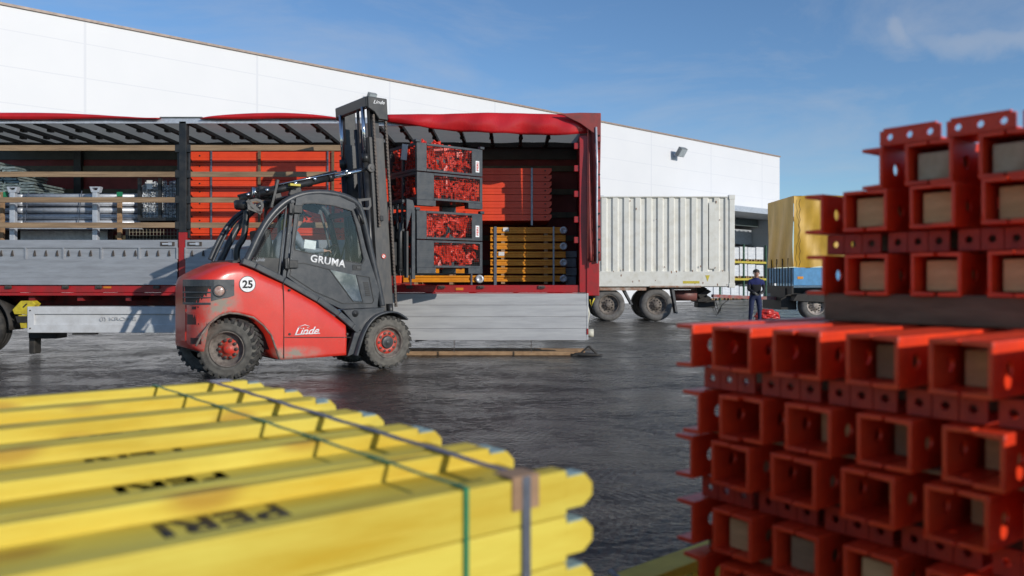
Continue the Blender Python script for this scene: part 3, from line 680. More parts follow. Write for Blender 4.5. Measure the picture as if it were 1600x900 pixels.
red_panels(600, 862, rows, 14.8, 1.2, 'red panels on the girders', 0, 'r', 'on the orange girders', ())
b = MB(); b.box(wX(297, 14.1), wX(541, 14.1), 14.1, 15.2, BED, wZ(434.5, 14.1)); at0(b, 'timber_bearer', M_dkwood, 'dark timber bearer under the tall red panel stack behind the slats', 'timber')
def vstrap(px, p0, p1, Y, m, label, wd=.03, name='strap'):
    b = MB(); b.box(wX(px, Y) - wd / 2, wX(px, Y) + wd / 2, Y, Y + .012, wZ(p1, Y), wZ(p0, Y)); at0(b, name, m, label, 'strap' if name == 'strap' else 'timber', None)
vstrap(330, 236, 434, 13.975, M_steel_s, 'grey strap down the left end of the red panel stack behind the slats')
vstrap(512, 236, 434, 13.975, M_steel_s, 'grey strap down the right end of the red panel stack behind the slats')
vstrap(405, 236, 434, 13.96, M_dkwood, 'brown upright lath in the middle of the red panel stack behind the slats', .05, 'timber_lath')
vstrap(520, 236, 434, 13.96, M_dkwood, 'brown upright lath beside the right strap of the red panel stack', .045, 'timber_lath')
vstrap(831, 262, 352, 14.78, M_steel_s, 'grey strap round the dull red panels on the right, near their holes', .035)
# ---- orange girders
gz = [355, 367.5, 380, 393, 405.5, 418, 430.5]
YG = 14.75
def girder(px0, px1, pa, pb, ymin, label, hub):
    z1, z0 = wZ(pa, YG), wZ(pb, YG); x0, x1 = wX(px0, YG), wX(px1, YG); h = z1 - z0
    b = MB(); 
    for y in (ymin, ymin + .4, ymin + .8):
        b.box(x0, x1, y, y + .06, z0, z0 + h * .30); b.box(x0, x1, y, y + .06, z1 - h * .30, z1); b.box(x0, x1, y + .015, y + .045, z0 + h * .3, z1 - h * .3)
        if not hub: break
    o = at0(b, 'alloy_girder', M_orange, label, 'girder', 'orange girders in the trailer', bevel=.006)
    if hub:
        b = MB(); b.lathe([(-.02, .001), (-.02, h * .25), (-.03, h * .3), (-.03, h * .62), (.05, h * .62), (.06, .01)], 18, Matrix.Translation((x1 - .03, ymin, (z0 + z1) / 2)))
        sub(b, 'end_coupling', M_galv, o)
    for px, en in ((650, 'left'), (705, 'right'), (786, 'left'), (853, 'right')):
        if px0 < px < px1:
            b = MB(); b.box(wX(px, YG) - .035, wX(px, YG) + .035, ymin + .01, ymin + .9, z0 - .042, z0 - .002)
            at0(b, 'timber_spacer', M_wood, 'timber spacer, %s end, under the %s' % (en, label.split(' behind')[0].replace(' from the top', '')), 'timber')
nm = ['top', 'second', 'third', 'fourth', 'fifth', 'sixth', 'lowest']
for i, p in enumerate(gz):
    girder(766 if i < 6 else 756, 883 if i % 2 == 0 else 884, p, p + 9.5, YG, 'orange girder, %s row from the top, right bundle' % nm[i], i % 2 == 0)
girder(640, 752, 417, 427, YG, 'orange girder, upper row, left bundle behind the forklift load', False)
girder(630, 752, 430.5, 441, YG, 'orange girder, lowest row, left bundle behind the forklift load', True)
for i in range(0): girder(640, 752, gz[i] - 24, gz[i] - 14.5, YG + .3, 'orange girder hidden behind the load, %s row, left bundle' % nm[i], False)
for px in (633, 649, 738): pass
vstrap(774, 354, 446, YG - .02, M_steel_s, 'grey strap round the left end of the right orange girder bundle', .05)
vstrap(865, 354, 446, YG - .02, M_steel_s, 'grey strap round the right end of the right orange girder bundle', .03)
vstrap(737, 416, 446, YG - .02, M_steel_s, 'grey strap round the left orange girder bundle, near the crate feet', .03)
vstrap(642, 418, 446, YG - .02, M_steel_s, 'grey strap round the left orange girder bundle, near the mast', .03)
for px, py, k in ((790, 358.5, 'top'), (783, 396.5, 'fourth')):
    b = MB(); b.box(wX(px - 4, YG), wX(px + 5, YG), YG - .008, YG - .001, wZ(py + 3, YG), wZ(py - 3, YG)); at0(b, 'paper_label', M_white, 'small white paper label on the %s orange girder' % k, 'label')
b = MB(); b.box(wX(617, YG), wX(627, YG), YG, YG + .3, wZ(443, YG), wZ(429, YG)); at0(b, 'red_casting', M_pred, 'small red casting on the trailer bed left of the orange girders', 'casting', bevel=.01)
b = MB()
for i, (a, c) in enumerate(((391, 402), (402.5, 417), (417.5, 431), (431.5, 446))): b.box(wX(886, 14.6), wX(904 - (i % 2), 14.6), 15.0, 15.7, wZ(c, 14.6) + .004, wZ(a, 14.6))
at0(b, 'grey_block_stack', mat('grey_composite', (.22, .24, .28), (.16, .17, .2)), 'stack of four grey blocks at the right end of the trailer bed', 'blocks', bevel=.01)
# ---- left bay: aluminium tube bundle, props, cages
YL = 14.0
def prop_row(i, py):
    b = MB(); r = .034
    zc = wZ(py, YL)
    for dy in (0,):
        b.tube([(wX(20, YL), YL + .1, zc), (wX(32, YL), YL + .1, zc)], .05, 12); b.tube([(wX(32, YL), YL + .1, zc), (wX(217, YL), YL + .1, zc)], r * 1.5, 12)
    for k in range(1, 4): b.tube([(wX(20, YL), YL + .1 + k * .2, zc), (wX(217, YL), YL + .1 + k * .2, zc)], r * 1.4, 8)
    at0(b, 'alloy_tube_row', M_galv, 'row of silver alloy tubes, %s from the top of the bundle' % ORD[i], 'tubes', 'alloy tubes in the left bay')
for i, py in enumerate((306, 317, 328, 338, 348)): prop_row(i, py)
b = MB()
for i, py in enumerate((306, 317, 328, 338, 348)): b.tube([(wX(-140, YL), YL + .12, wZ(py, YL)), (wX(12, YL), YL + .12, wZ(py, YL))], .05, 10)
at0(b, 'alloy_tube_bundle', M_galv, 'second bundle of silver tubes running out at the left picture edge', 'tubes')
def rackpost(px, label, tilt):
    e = empty('pallet_post', (wX(px, 13.85), 13.85, BED)); tag(e, label, 'post', 'silver stacking posts')
    b = MB(); h = wZ(292, 13.85) - BED
    b.box(-.045, .045, -.045, .045, 0, h - .06); b.build('upright', M_galv, e, bevel=.008)
    b = MB(); b.ring([(-.09, h), (.10, h), (.07, h - .1), (-.06, h - .1)], [(-.05, h - .02), (.06, h - .02), (.035, h - .07), (-.03, h - .07)], 'y', -.05, .05); b.build('head', M_galv, e, bevel=.004)
    b = MB(); z = .13; b.prism([(-.16, z + .06), (.1, z + .06), (.12, z + .02), (.04, z - .06), (-.05, z - .06)], 'y', -.06, .06); s = 1 if tilt else -1
    b.box(min(s * .05, s * .42), max(s * .05, s * .42), -.03, .03, z, z + .045); b.box(s * .38 - .03, s * .38 + .03, -.03, .03, z + .045, z + .14); b.build('foot', M_galv, e)
rackpost(21, 'silver stacking post at the left end of the tube bundle', True)
rackpost(150, 'silver stacking post with a ring head in the middle of the tube bundle', False)
for px, lab in ((45, 'left'), (128, 'right')):
    b = MB(); b.bar((wX(px + 1, YL), YL - .02, wZ(298, YL)), (wX(px - 5, YL), YL - .02, wZ(350, YL)), .012, .012); at0(b, 'tube_strap', M_steel_s, 'thin dark strap on the %s half of the silver tube bundle' % lab, 'strap')
b = MB(); b.box(wX(183, 13.9), wX(189, 13.9), 13.9, 13.95, BED, wZ(301, 13.9)); o = at0(b, 'timber_lath', M_wood, 'light upright lath with a green strap at its top before the tubes', 'timber')
b = MB(); b.box(wX(182, 13.88), wX(191, 13.88), 13.885, 13.897, wZ(307, 13.9), wZ(300, 13.9)); at0(b, 'green_strap_end', M_green_s, 'green strap end at the top of the light lath', 'strap')
b = MB(); b.box(wX(0, 13.9), wX(5, 13.9), 13.9, 13.95, BED, wZ(300, 13.9)); at0(b, 'timber_lath', M_wood, 'light upright lath at the far left picture edge', 'timber')
b = MB(); b.box(wX(5.5, 13.9), wX(10, 13.9), 13.89, 13.95, wZ(308, 13.9), wZ(300, 13.9)); at0(b, 'green_strap_end', M_green_s, 'green strap end at the far left picture edge', 'strap')
b = MB(); b.box(wX(-140, YL), wX(215, YL), YL, YL + .9, wZ(357.5, YL), wZ(352.5, YL)); b.box(wX(10, YL), wX(150, YL), YL + .4, YL + .6, BED, wZ(358, YL) - .001); at0(b, 'tube_pallet', M_galv, 'low grey steel pallet under the silver tube bundle', 'pallet')
# nested green-grey steel sheets at the left
rn = random.Random(3)
b = MB()
for i in range(11):
    for k in range(6):
        x = wX(-60 + k * 26 + rn.uniform(-3, 3) - i * 1.0, 14.6); z = wZ(300 - i * 4.4 - k * -1.0 - (0 if k < 3 else -6 * (k - 2)), 14.6)
        if k > 3 and i > 8 - (k - 3) * 2: continue
        b.box(x, x + .27, 14.4 + .05 * (k % 2), 15.4, z, z + .034, 0); b.box(x, x + .03, 14.39 + .05 * (k % 2), 14.4 + .05 * (k % 2), z - .02, z + .03)
        b.prism([(x + .05, z - .012), (x + .12, z + .0), (x + .2, z - .012)], 'y', 14.385 + .05 * (k % 2), 14.399 + .05 * (k % 2))
at0(b, 'scaffold_part_pile', M_gpanel, 'high pile of nested grey-green steel parts at the left end of the load', 'steel parts', None, 'stuff')
b = MB(); b.box(wX(-140, 14.6), wX(75, 14.6), 14.45, 15.4, BED + .01, wZ(303, 14.6)); at0(b, 'steel_crate', M_dark, 'dark crate carrying the pile of grey-green steel parts', 'crate')
# cages with galvanised castings
def cage(x0, x1, z0, z1, Y, label, posts, mwire, name='mesh_cage'):
    xc = (x0 + x1) / 2; e = empty(name, (xc, Y, z0)); tag(e, label, 'cage'); w = x1 - x0; h = z1 - z0
    b = MB()
    for x in [-w / 2, w / 2 - .05] + posts: b.box(x, x + .05, 0, .05, 0, h); b.box(x, x + .05, .75, .8, 0, h)
    b.box(-w / 2, w / 2, -.002, .06, -.0, .05); b.box(-w / 2, w / 2, .74, .8, 0, .05); b.box(-w / 2, w / 2, 0, .8, 0.001, .02); b.build('cage_frame', M_black, e)
    b = MB(); n = int(w / .06)
    for i in range(n): b.box(-w / 2 + i * .06, -w / 2 + i * .06 + .005, .012, .017, .05, h)
    for i in range(int(h / .06)): b.box(-w / 2, w / 2, .018, .023, .05 + i * .06, .055 + i * .06)
    b.build('wire_mesh', mwire, e); return e
cage(wX(217, 14), wX(281, 14), wZ(345, 14), wZ(279, 14), 13.95, 'black mesh cage of galvanised couplers beside the middle post', [.0], M_black)
b = MB(); rn = random.Random(5)
for i in range(13):
    for j in range(11):
        for k in range(2):
            x = wX(221, 14) + (i + .5) * .052 + rn.uniform(-.01, .01); z = wZ(341, 14) + .02 + (j + .2) * .058 + rn.uniform(-.01, .01); y = 14.03 + k * .12 + rn.uniform(0, .03)
            if j > 9 and rn.random() < .3: continue
            Mx = Matrix.Translation((x, y, z)) @ Matrix.Rotation(rn.uniform(-.7, .7), 4, 'Z') @ Matrix.Rotation(rn.uniform(-.6, .6), 4, 'X')
            b.lathe([(-.03, .012), (-.03, .028), (.03, .028)], 8, Mx, smooth=False); b.box(-.022, .03, -.02, .02, .02, .036, 0, Mx)
at0(b, 'coupler_pile', mat('zinc_bright', (.72, .76, .80), (.34, .37, .40), 30, .4, .1), 'jumble of shiny galvanised couplers inside the black mesh cage', 'couplers', None, 'stuff')
b = MB(); b.box(wX(228, 13.9), wX(237, 13.9), 13.925, 13.93, wZ(295, 13.9), wZ(281.5, 13.9)); at0(b, 'paper_label', M_white, 'white paper label tied to the black mesh cage of couplers', 'label')
cage(wX(197, 14), wX(281, 14), BED, wZ(358, 14), 13.98, 'low wire basket of small castings under the black mesh cage', [], mat('wire_tan', (.42, .38, .28)), 'wire_basket')
b = MB()
for i in range(160):
    x = wX(202, 14) + rn.random() * .82; z = BED + .03 + rn.random() * .11; y = 14.04 + rn.random() * .3
    Mx = Matrix.Translation((x, y, z)) @ Matrix.Rotation(rn.uniform(0, 6), 4, 'Z') @ Matrix.Rotation(rn.uniform(0, 3), 4, 'X'); b.box(-.04, .04, -.012, .012, -.012, .012, 0, Mx)
at0(b, 'casting_pile', MC['zinc_bright'], 'jumble of small castings in the low wire basket', 'castings', None, 'stuff')

# ================================================================== FORKLIFT
FX, FY, FH = -1.805, 11.69, R(37)
fl = empty('forklift', (FX, FY, 0), FH)
tag(fl, 'red and black diesel forklift with a closed cab lifting two double mesh crates', 'forklift')
cF, sF = math.cos(FH), math.sin(FH)
def FP(px, py, v=0.0):
    r = (px - 800) / FPX
    u = (r * (FY + cF * v) - FX + sF * v) / (cF - r * sF)
    Y = FY + sF * u + cF * v
    return (u, EYE + (HOR - py) * Y / FPX)
def lerp(a, b, t): return a + (b - a) * t
def poly_at(P, x):
    if x <= P[0][0]: return P[0][1]
    for i in range(len(P) - 1):
        if P[i][0] <= x <= P[i + 1][0]:
            d = P[i + 1][0] - P[i][0]; return lerp(P[i][1], P[i + 1][1], (x - P[i][0]) / d if d else 0)
    return P[-1][1]
VN = 0.07; VC = 0.70; VF = 1.33; HW = VC - VN
topP = [FP(330, 410, .1), FP(355, 411, .1), FP(381, 414, VN), FP(443, 441, VN), FP(496, 471, VN), FP(556, 517, VN)]
RU = -2.30; RL = .42                               # where the rounded tail begins, its length
topP = [(-2.73, 1.24), (-2.66, 1.31), (-2.50, 1.39), (-2.32, 1.475), (-2.2, 1.50)] + [(u, z) for u, z in topP if u > -2.18]
botP = [(-2.73, .52), (-2.68, .42), (-2.58, .37)]
arch = [FP(x, y, VN) for x, y in ((297, 552), (306, 541), (315, 523), (328, 505), (344, 493), (358, 489), (372, 490), (396, 496), (412, 509), (424, 524), (432, 547), (437, 562), (441, 562), (490, 559), (540, 555))]
botP += [(u, z) for u, z in arch if u > -2.56]
FU = FP(541, 555, VN)[0]
def halfw(u):
    if u > RU: return HW
    return HW * max(0.0, 1 - (min(1, (RU - u) / RL)) ** 3.0) ** (1 / 3.0)
us = [RU - RL * (1 - (1 - k / 12) ** 2) for k in range(12, 0, -1)] + [RU + (FU - RU) * k / 70 for k in range(71)]
b = MB(); ringn = None; vs = []; 
for u in us:
    zt, zb, h = poly_at(topP, u), poly_at(botP, u), max(halfw(u), .22)
    zt2 = max(zt, zb + .12); crown = .05 if u < -1.85 else 0.0
    sh = .045 if u < -2.0 else .02
    sec = [(-h + .0, zb), (-h + .0, zb + .04), (-h - .012, lerp(zb, zt2, .5)), (-h, zt2 - .12), (-h + .02, zt2 - .03), (-h + .09, zt2 + crown * .4), (-h * .45, zt2 + crown), (h * .45, zt2 + crown), (h - .09, zt2 + crown * .4), (h - .02, zt2 - .03), (h, zt2 - .12), (h + .012, lerp(zb, zt2, .5)), (h, zb + .04), (h, zb)]
    vs.append([(u, VC + a, z) for a, z in sec])
m = len(vs[0]); P = [p for r_ in vs for p in r_]; fs = []
for i in range(len(vs) - 1):
    for j in range(m): fs.append((i * m + j, i * m + (j + 1) % m, (i + 1) * m + (j + 1) % m, (i + 1) * m + j))
b.add(P, fs, 0, True); b.add(vs[0], [tuple(range(m))]); b.add(vs[-1], [tuple(range(m))])
def body_mat():
    mm = mat('counterweight_red', RED, (0.60, 0.03, 0.018), 6, 0.26, bump=0.04, bscale=80, coat=.35).copy(); mm.name = 'dusty_red_body'
    nt = mm.node_tree; N = nt.nodes; L = nt.links; bs = N["Principled BSDF"]; tc = N["Texture Coordinate"]
    src = bs.inputs['Base Color'].links[0].from_socket
    def spot(c, r0, r1, sc=(1, 1, 1)):
        mp = N.new("ShaderNodeMapping"); mp.vector_type = 'POINT'; mp.inputs['Location'].default_value = tuple(-a * s for a, s in zip(c, sc)); mp.inputs['Scale'].default_value = sc
        L.new(tc.outputs['Object'], mp.inputs[0]); ln = N.new("ShaderNodeVectorMath"); ln.operation = 'LENGTH'; L.new(mp.outputs[0], ln.inputs[0])
        mr = N.new("ShaderNodeMapRange"); mr.inputs[1].default_value = r0; mr.inputs[2].default_value = r1; mr.inputs[3].default_value = 1; mr.inputs[4].default_value = 0; L.new(ln.outputs['Value'], mr.inputs[0]); return mr.outputs[0]
    s1 = spot((-2.38, .08, .95), .02, .36, (1.2, 1, 1)); s2 = spot((-1.45, .07, .30), .03, .32, (.6, 1, 2.6)); s3 = spot((-2.5, .1, .6), .05, .28)
    mxx = N.new("ShaderNodeMath"); mxx.operation = 'MAXIMUM'; L.new(s1, mxx.inputs[0]); L.new(s2, mxx.inputs[1])
    mx2 = N.new("ShaderNodeMath"); mx2.operation = 'MAXIMUM'; L.new(mxx.outputs[0], mx2.inputs[0]); L.new(s3, mx2.inputs[1])
    n = N.new("ShaderNodeTexNoise"); n.inputs['Scale'].default_value = 9; n.inputs['Detail'].default_value = 10; n.inputs['Roughness'].default_value = .75; L.new(tc.outputs['Object'], n.inputs[0])
    nn = N.new("ShaderNodeMapRange"); nn.inputs[1].default_value = .35; nn.inputs[2].default_value = .6; nn.inputs[3].default_value = .1; nn.inputs[4].default_value = 1.5; L.new(n.outputs[0], nn.inputs[0])
    mu = N.new("ShaderNodeMath"); mu.operation = 'MULTIPLY'; mu.use_clamp = True; L.new(mx2.outputs[0], mu.inputs[0]); L.new(nn.outputs[0], mu.inputs[1])
    # thin dust everywhere, heavier on faces looking up is left to the light; only the splash has a shape
    n2 = N.new("ShaderNodeTexNoise"); n2.inputs['Scale'].default_value = 60; n2.inputs['Detail'].default_value = 8; L.new(tc.outputs['Object'], n2.inputs[0])
    n3 = N.new("ShaderNodeMapRange"); n3.inputs[1].default_value = .50; n3.inputs[2].default_value = .75; n3.inputs[3].default_value = 0; n3.inputs[4].default_value = .14; L.new(n2.outputs[0], n3.inputs[0])
    ad = N.new("ShaderNodeMath"); ad.operation = 'MAXIMUM'; L.new(mu.outputs[0], ad.inputs[0]); L.new(n3.outputs[0], ad.inputs[1])
    x = N.new("ShaderNodeMixRGB"); x.inputs[2].default_value = (.27, .235, .19, 1); L.new(ad.outputs[0], x.inputs[0]); L.new(src, x.inputs[1]); L.new(x.outputs[0], bs.inputs['Base Color'])
    rm = N.new("ShaderNodeMapRange"); rm.inputs[3].default_value = .33; rm.inputs[4].default_value = .85; L.new(ad.outputs[0], rm.inputs[0]); L.new(rm.outputs[0], bs.inputs['Roughness'])
    cm = N.new("ShaderNodeMapRange"); cm.inputs[3].default_value = .35; cm.inputs[4].default_value = 0; L.new(ad.outputs[0], cm.inputs[0]); L.new(cm.outputs[0], bs.inputs['Coat Weight'])
    return mm
M_body = body_mat()
body = b.build('body', M_body, fl)
# panel seams, screws
b = MB(); s0, s1 = FP(442, 440, VN), FP(443, 561, VN)
b.bar((s0[0], VN - .012, s0[1] - .02), (s0[0] + .01, VN - .012, .98), .008, .012); b.bar((s0[0] + .01, VN - .012, .98), (s1[0], VN - .012, s1[1] + .01), .008, .012)
p0, p1 = FP(443, 527, VN), FP(548, 527, VN); b.bar((p0[0], VN - .012, p0[1]), (p1[0], VN - .012, p1[1]), .008, .01)
b.build('panel_seam', M_dark, body)
b = MB()
for x, y in ((452, 453), (452, 522), (542, 522)):
    u, z = FP(x, y, VN); b.lathe([(-.02, .001), (-.018, .016), (0, .018)], 10, Matrix.Translation((u, VN - .004, z)))
islands(b, 'screw', M_iron, body)
# wheel arch lip (dirty)
b = MB(); pts = [(u, VN + .0, z) for u, z in arch[1:12]]; b.tube(pts, .014, 6); b.build('arch_lip', mat('arch_dirt', (.22, .19, .16), (.12, .05, .04), 12, .8), body)
b = MB(); b.box(-2.55, -1.55, .35, 1.05, .35, 1.0); b.box(-1.6, .25, .25, 1.15, .22, .55); b.box(-.3, .3, .3, 1.1, .25, .8); b.build('chassis', M_dark, fl)
# tail: grille, lamp, bumper slots wrapped round the rounded corner
def tail(t, off=0.0):                                # t 0 = side, 1 = dead centre behind
    # walk round the corner by angle
    a = t * PI / 2
    if t < 0: return (RU - t * .6, VC - HW - off)
    c, s_ = math.cos(a) ** (2 / 3), math.sin(a) ** (2 / 3)
    return (RU - RL * s_ - off * math.sin(a), VC - HW * c - off * math.cos(a))
def tailpatch(b, t0, t1, z0, z1, off, thick=.02, n=14, shear=0.0, mi=0):
    g1 = []; 
    for i in range(n + 1):
        t = lerp(t0, t1, i / n); u, v = tail(t, off); u2, v2 = tail(t, off - thick)
        k = shear * (1 - i / n)
        g1.append([(u, v, z0 + k), (u, v, z1 + k * .3), (u2, v2, z1 + k * .3), (u2, v2, z0 + k), (u, v, z0 + k)])
    b.sheet(g1, mi, False); b.add(g1[0][:4], [(0, 1, 2, 3)]); b.add(g1[-1][:4], [(0, 1, 2, 3)])
b = MB()
tailpatch(b, -.14, .93, 1.22, 1.31, .012, .03); tailpatch(b, .22, .93, 1.135, 1.155, .014, .03); tailpatch(b, .22, .93, 1.07, 1.085, .014, .03); tailpatch(b, .22, .93, .985, 1.015, .012, .03)
tailpatch(b, -.14, .22, 1.03, 1.221, .012, .03, 8, .07); b.build('grille', M_dgrey, fl, bevel=.004)
b = MB(); tailpatch(b, .20, .95, .99, 1.25, .003, .01); b.build('grille_shadow_box', M_dark, fl).name = 'grille_shade'  # dark patch on the body stands for the shade behind the bars
u, v = tail(.08, .02); nrm = Vector((-.28, -.96, 0)); Mx = frame((u, v, 1.165), (.96, -.28, 0), nrm * -1, (0, 0, 1))
b = MB(); b.lathe([(.02, .08), (-.012, .08), (-.02, .07), (-.004, .064), (.0, .062)], 24, Mx); lm = b.build('tail_lamp', M_dgrey, fl)
b = MB(); b.lathe([(-.002, .062), (-.012, .05), (-.015, .001)], 24, Mx); b.build('lens', M_lamp, lm)
b = MB(); tailpatch(b, .30, .80, .73, .86, .004, .01); tailpatch(b, .42, .66, .925, .965, .004, .01); tailpatch(b, .42, .7, .48, .56, .004, .01); islands(b, 'bumper_slot', mat('slot_dark', (.06, .012, .01)), body)
b = MB(); tailpatch(b, .30, .82, .68, .715, .006, .012); tailpatch(b, .28, .84, .875, .895, .006, .012); tailpatch(b, .5, .54, .73, .86, .008, .01); b.build('bumper_rib', M_body, body)
# numbers and name on the side
u, z = FP(386, 444, VN); Mx = frame((u, VN - .014, z), (1, 0, 0), (0, 0, 1), (0, -1, 0))
b = MB(); b.lathe([(0.004, .001), (0.004, .108), (-.001, .108)], 40, Matrix.Translation((u, VN - .02, z))); b.v = [Vector((p.x, VN - .013 - (.004 if abs((p - Vector((u, p.y, z))).length) < .12 else 0), p.z)) for p in b.v]
b = MB(); b.prism([(u + .108 * math.cos(t * PI / 20), z + .108 * math.sin(t * PI / 20)) for t in range(40)], 'y', VN - .02, VN - .005); dsk = b.build('speed_sticker', M_letter, fl)
b = MB(); b.ring([(u + .108 * math.cos(t * PI / 20), z + .108 * math.sin(t * PI / 20)) for t in range(40)], [(u + .101 * math.cos(t * PI / 20), z + .101 * math.sin(t * PI / 20)) for t in range(40)], 'y', VN - .022, VN - .0195); b.build('sticker_rim', M_ink, dsk)
text('25', .135, .105, M_ink, dsk, frame((u, VN - .023, z), (1, 0, 0), (0, 0, 1), (0, -1, 0)), 'number_lettering', bold=.03, ext=.002)
u, z = FP(479, 517, VN); lg = text('Linde', .36, .105, M_letter, fl, frame((u, VN - .014, z), (1, 0, .02), (0, 0, 1), (0, -1, 0)), 'side_lettering', shear=.45, bold=.015)
b = MB(); b.tube([(u - .17, VN - .014, z - .045), (u - .05, VN - .014, z - .038), (u + .19, VN - .014, z - .04)], .007, 6); b.tube([(u - .08, VN - .014, z + .035), (u - .12, VN - .014, z + .06), (u - .03, VN - .014, z + .085), (u + .04, VN - .014, z + .06), (u, VN - .014, z + .04)], .006, 6)
b.build('lettering_stroke', M_letter, lg)
# ---- cab frame: near and far overhead guard arcs, black sill line
arcpx = [(384, 410), (390, 398), (402, 372), (414, 349), (430, 329), (446, 315), (464, 306), (484, 301.5), (508, 301), (532, 305), (550, 312), (561, 321), (566, 335), (573, 365), (580, 398), (590, 440), (597, 478)]
arcN = [FP(x, y, .13) for x, y in arcpx]
def smooth(P, k=3):
    for _ in range(k):
        Q = [P[0]]
        for a, c in zip(P, P[1:]): Q += [tuple(lerp(p, q, .25) for p, q in zip(a, c)), tuple(lerp(p, q, .75) for p, q in zip(a, c))]
        Q.append(P[-1]); P = Q
    return P
for v, nm_ in ((.13, 'guard_frame'), (1.27, 'guard_frame')):
    b = MB(); pts = smooth([(u, v, z) for u, z in arcN], 2); b.tube(pts, .048, 10)
    if v < 1: b.tube([(p[0] + .01, v - .012, p[2] - .062) for p in pts[6:-4]], .016, 6)
    b.build(nm_, M_dgrey, fl)
b = MB(); sl = [FP(x, y, VN) for x, y in ((379, 410), (400, 418), (444, 440), (497, 470), (530, 493), (552, 512), (561, 520))]
for a, c in zip(sl, sl[1:]): b.bar((a[0], VN + .03, a[1] + .02), (c[0], VN + .03, c[1] + .02), .09, .085)
b.build('side_sill', M_dgrey, fl, bevel=.012)
# front lower frame + fender
b = MB(); pf = [FP(x, y, .10) for x, y in ((533, 484), (590, 481), (600, 480), (596, 492), (578, 500), (566, 512), (558, 532), (553, 552), (541, 557), (552, 520), (561, 517))]
b.prism(pf, 'y', .06, .16); b.build('lower_frame', M_dgrey, fl, bevel=.008)
b = MB(); fe = smooth([FP(x, y, 0.0) for x, y in ((556, 556), (562, 535), (568, 518), (577, 503), (588, 493), (602, 488), (616, 487), (628, 493), (635, 499))], 2)
b.sheet([[(u, v, z) for v in (-.05, .08, .25)] for u, z in fe]); b.build('front_fender', M_dgrey, fl, solid=.025)
u, z = FP(555, 490, .06); b = MB(); b.lathe([(-.01, .001), (-.01, .02), (0, .024), (-.004, .045), (.01, .05), (.03, .05)], 20, Matrix.Translation((u, .05, z))); b.build('filler_cap', M_black, fl)
# side platform / rear cab frame + rear quarter panel
def door_ring(name, outer, inner, v0, v1, m, par=fl):
    b = MB(); b.ring([FP(x, y, .1) for x, y in outer], [FP(x, y, .1) for x, y in inner], 'y', v0, v1); return b.build(name, m, par, bevel=.006)
outer = [(462, 309), (480, 304), (500, 303), (530, 307), (554, 318), (571, 388), (592, 453), (589, 481), (533, 483), (489, 463), (447, 432), (452, 411)]
inner = [(469, 325), (474, 319), (490, 318), (522, 322), (549, 330), (557, 357), (567, 404), (564, 411), (534, 406), (500, 399), (461, 390), (460, 380)]
door = door_ring('door', outer, inner, .085, .12, M_dgrey)
o2 = [FP(x, y, .1) for x, y in inner]
b = MB(); b.prism(o2, 'y', .1, .104); b.build('door_glass', M_glass, door)
b = MB(); cen = (sum(p[0] for p in o2) / len(o2), sum(p[1] for p in o2) / len(o2))
b.ring([(lerp(p[0], cen[0], -.035), lerp(p[1], cen[1], -.035)) for p in o2], o2, 'y', .078, .0845); b.build('window_seal', M_black, door)
tri = [FP(x, y, .1) for x, y in ((513, 421), (555, 430), (565, 471), (551, 471))]
b = MB(); b.prism(tri, 'y', .079, .0845); b.build('lower_window', M_glassb, door, bevel=.002)
lp = [FP(x, y, .1) for x, y in ((456, 412), (474, 411), (510, 420), (514, 421), (551, 471), (566, 472), (556, 430), (576, 433), (583, 470), (580, 474), (534, 474), (490, 455), (452, 430))]
b = MB(); 
for a, c in zip(lp, lp[1:] + lp[:1]): b.bar((a[0], .082, a[1]), (c[0], .082, c[1]), .012, .01)
b.build('pressed_edge', M_black, door)
b = MB()
for i in range(7):
    a = FP(567 + i * .6, 442 + i * 3.2, .1); b.box(a[0], a[0] + .075, .078, .0845, a[1] - .006, a[1] + .006)
b.build('vent_slot', M_dark, door)
a = FP(557, 418, .1); b = MB(); b.box(a[0] - .07, a[0] + .07, .079, .0845, a[1] - .04, a[1] + .04); b.build('door_handle', M_black, door, bevel=.01)
b = MB(); b.box(a[0] - .01, a[0] + .05, .07, .0785, a[1] - .015, a[1] + .015); b.build('lock_plate', M_rail, door)
a = FP(512, 408, .1); text('GRUMA', .53, .108, M_letter, door, frame((a[0], .079, a[1]), (math.cos(R(-8.5)), 0, math.sin(R(-8.5))), (math.sin(R(8.5)), 0, math.cos(R(8.5))), (0, -1, 0)), 'door_lettering', bold=.028, ext=.004, spacing=1.05)
for (x, y) in ((456, 326), (449, 412)):
    a = FP(x, y, .08); b = MB(); b.box(a[0] - .05, a[0] - .01, .03, .09, a[1] - .07, a[1] + .07); b.tube([(a[0] + .0, .05, a[1] - .08), (a[0] + .0, .05, a[1] + .08)], .02, 8); b.box(a[0] + .015, a[0] + .14, .045, .083, a[1] - .06, a[1] + .05); b.build('door_hinge', M_black, fl, bevel=.012)
# B pillar, rear quarter window
b = MB(); a, c = FP(457, 312, .1), FP(443, 437, .1); b.bar((a[0], .12, a[1]), (c[0], .12, c[1]), .05, .07, up=(0, 1, 0))
a, c = FP(449, 318, .1), FP(436, 432, .1); b.bar((a[0], .12, a[1]), (c[0], .12, c[1]), .03, .03, up=(0, 1, 0)); b.build('door_pillar', M_dgrey, fl, bevel=.006)
q = [FP(x, y, .13) for x, y in ((397, 405), (440, 337), (448, 322), (438, 404), (432, 430))]
b = MB(); b.prism(q, 'y', .13, .134); b.build('quarter_glass', M_glass, fl)
q = [FP(x, y, .13) for x, y in ((392, 409), (397, 402), (440, 404), (436, 436))]
b = MB(); b.prism(q, 'y', .122, .14); qp = b.build('quarter_panel', M_black, fl)
a = FP(407, 405, .12); 
b = MB()
for i in range(20):
    t = i / 19; c_ = FP(lerp(398, 425, t), lerp(404, 350, t), .1); b.box(c_[0], c_[0] + .035, .1, .13, c_[1] - .005, c_[1] + .005)
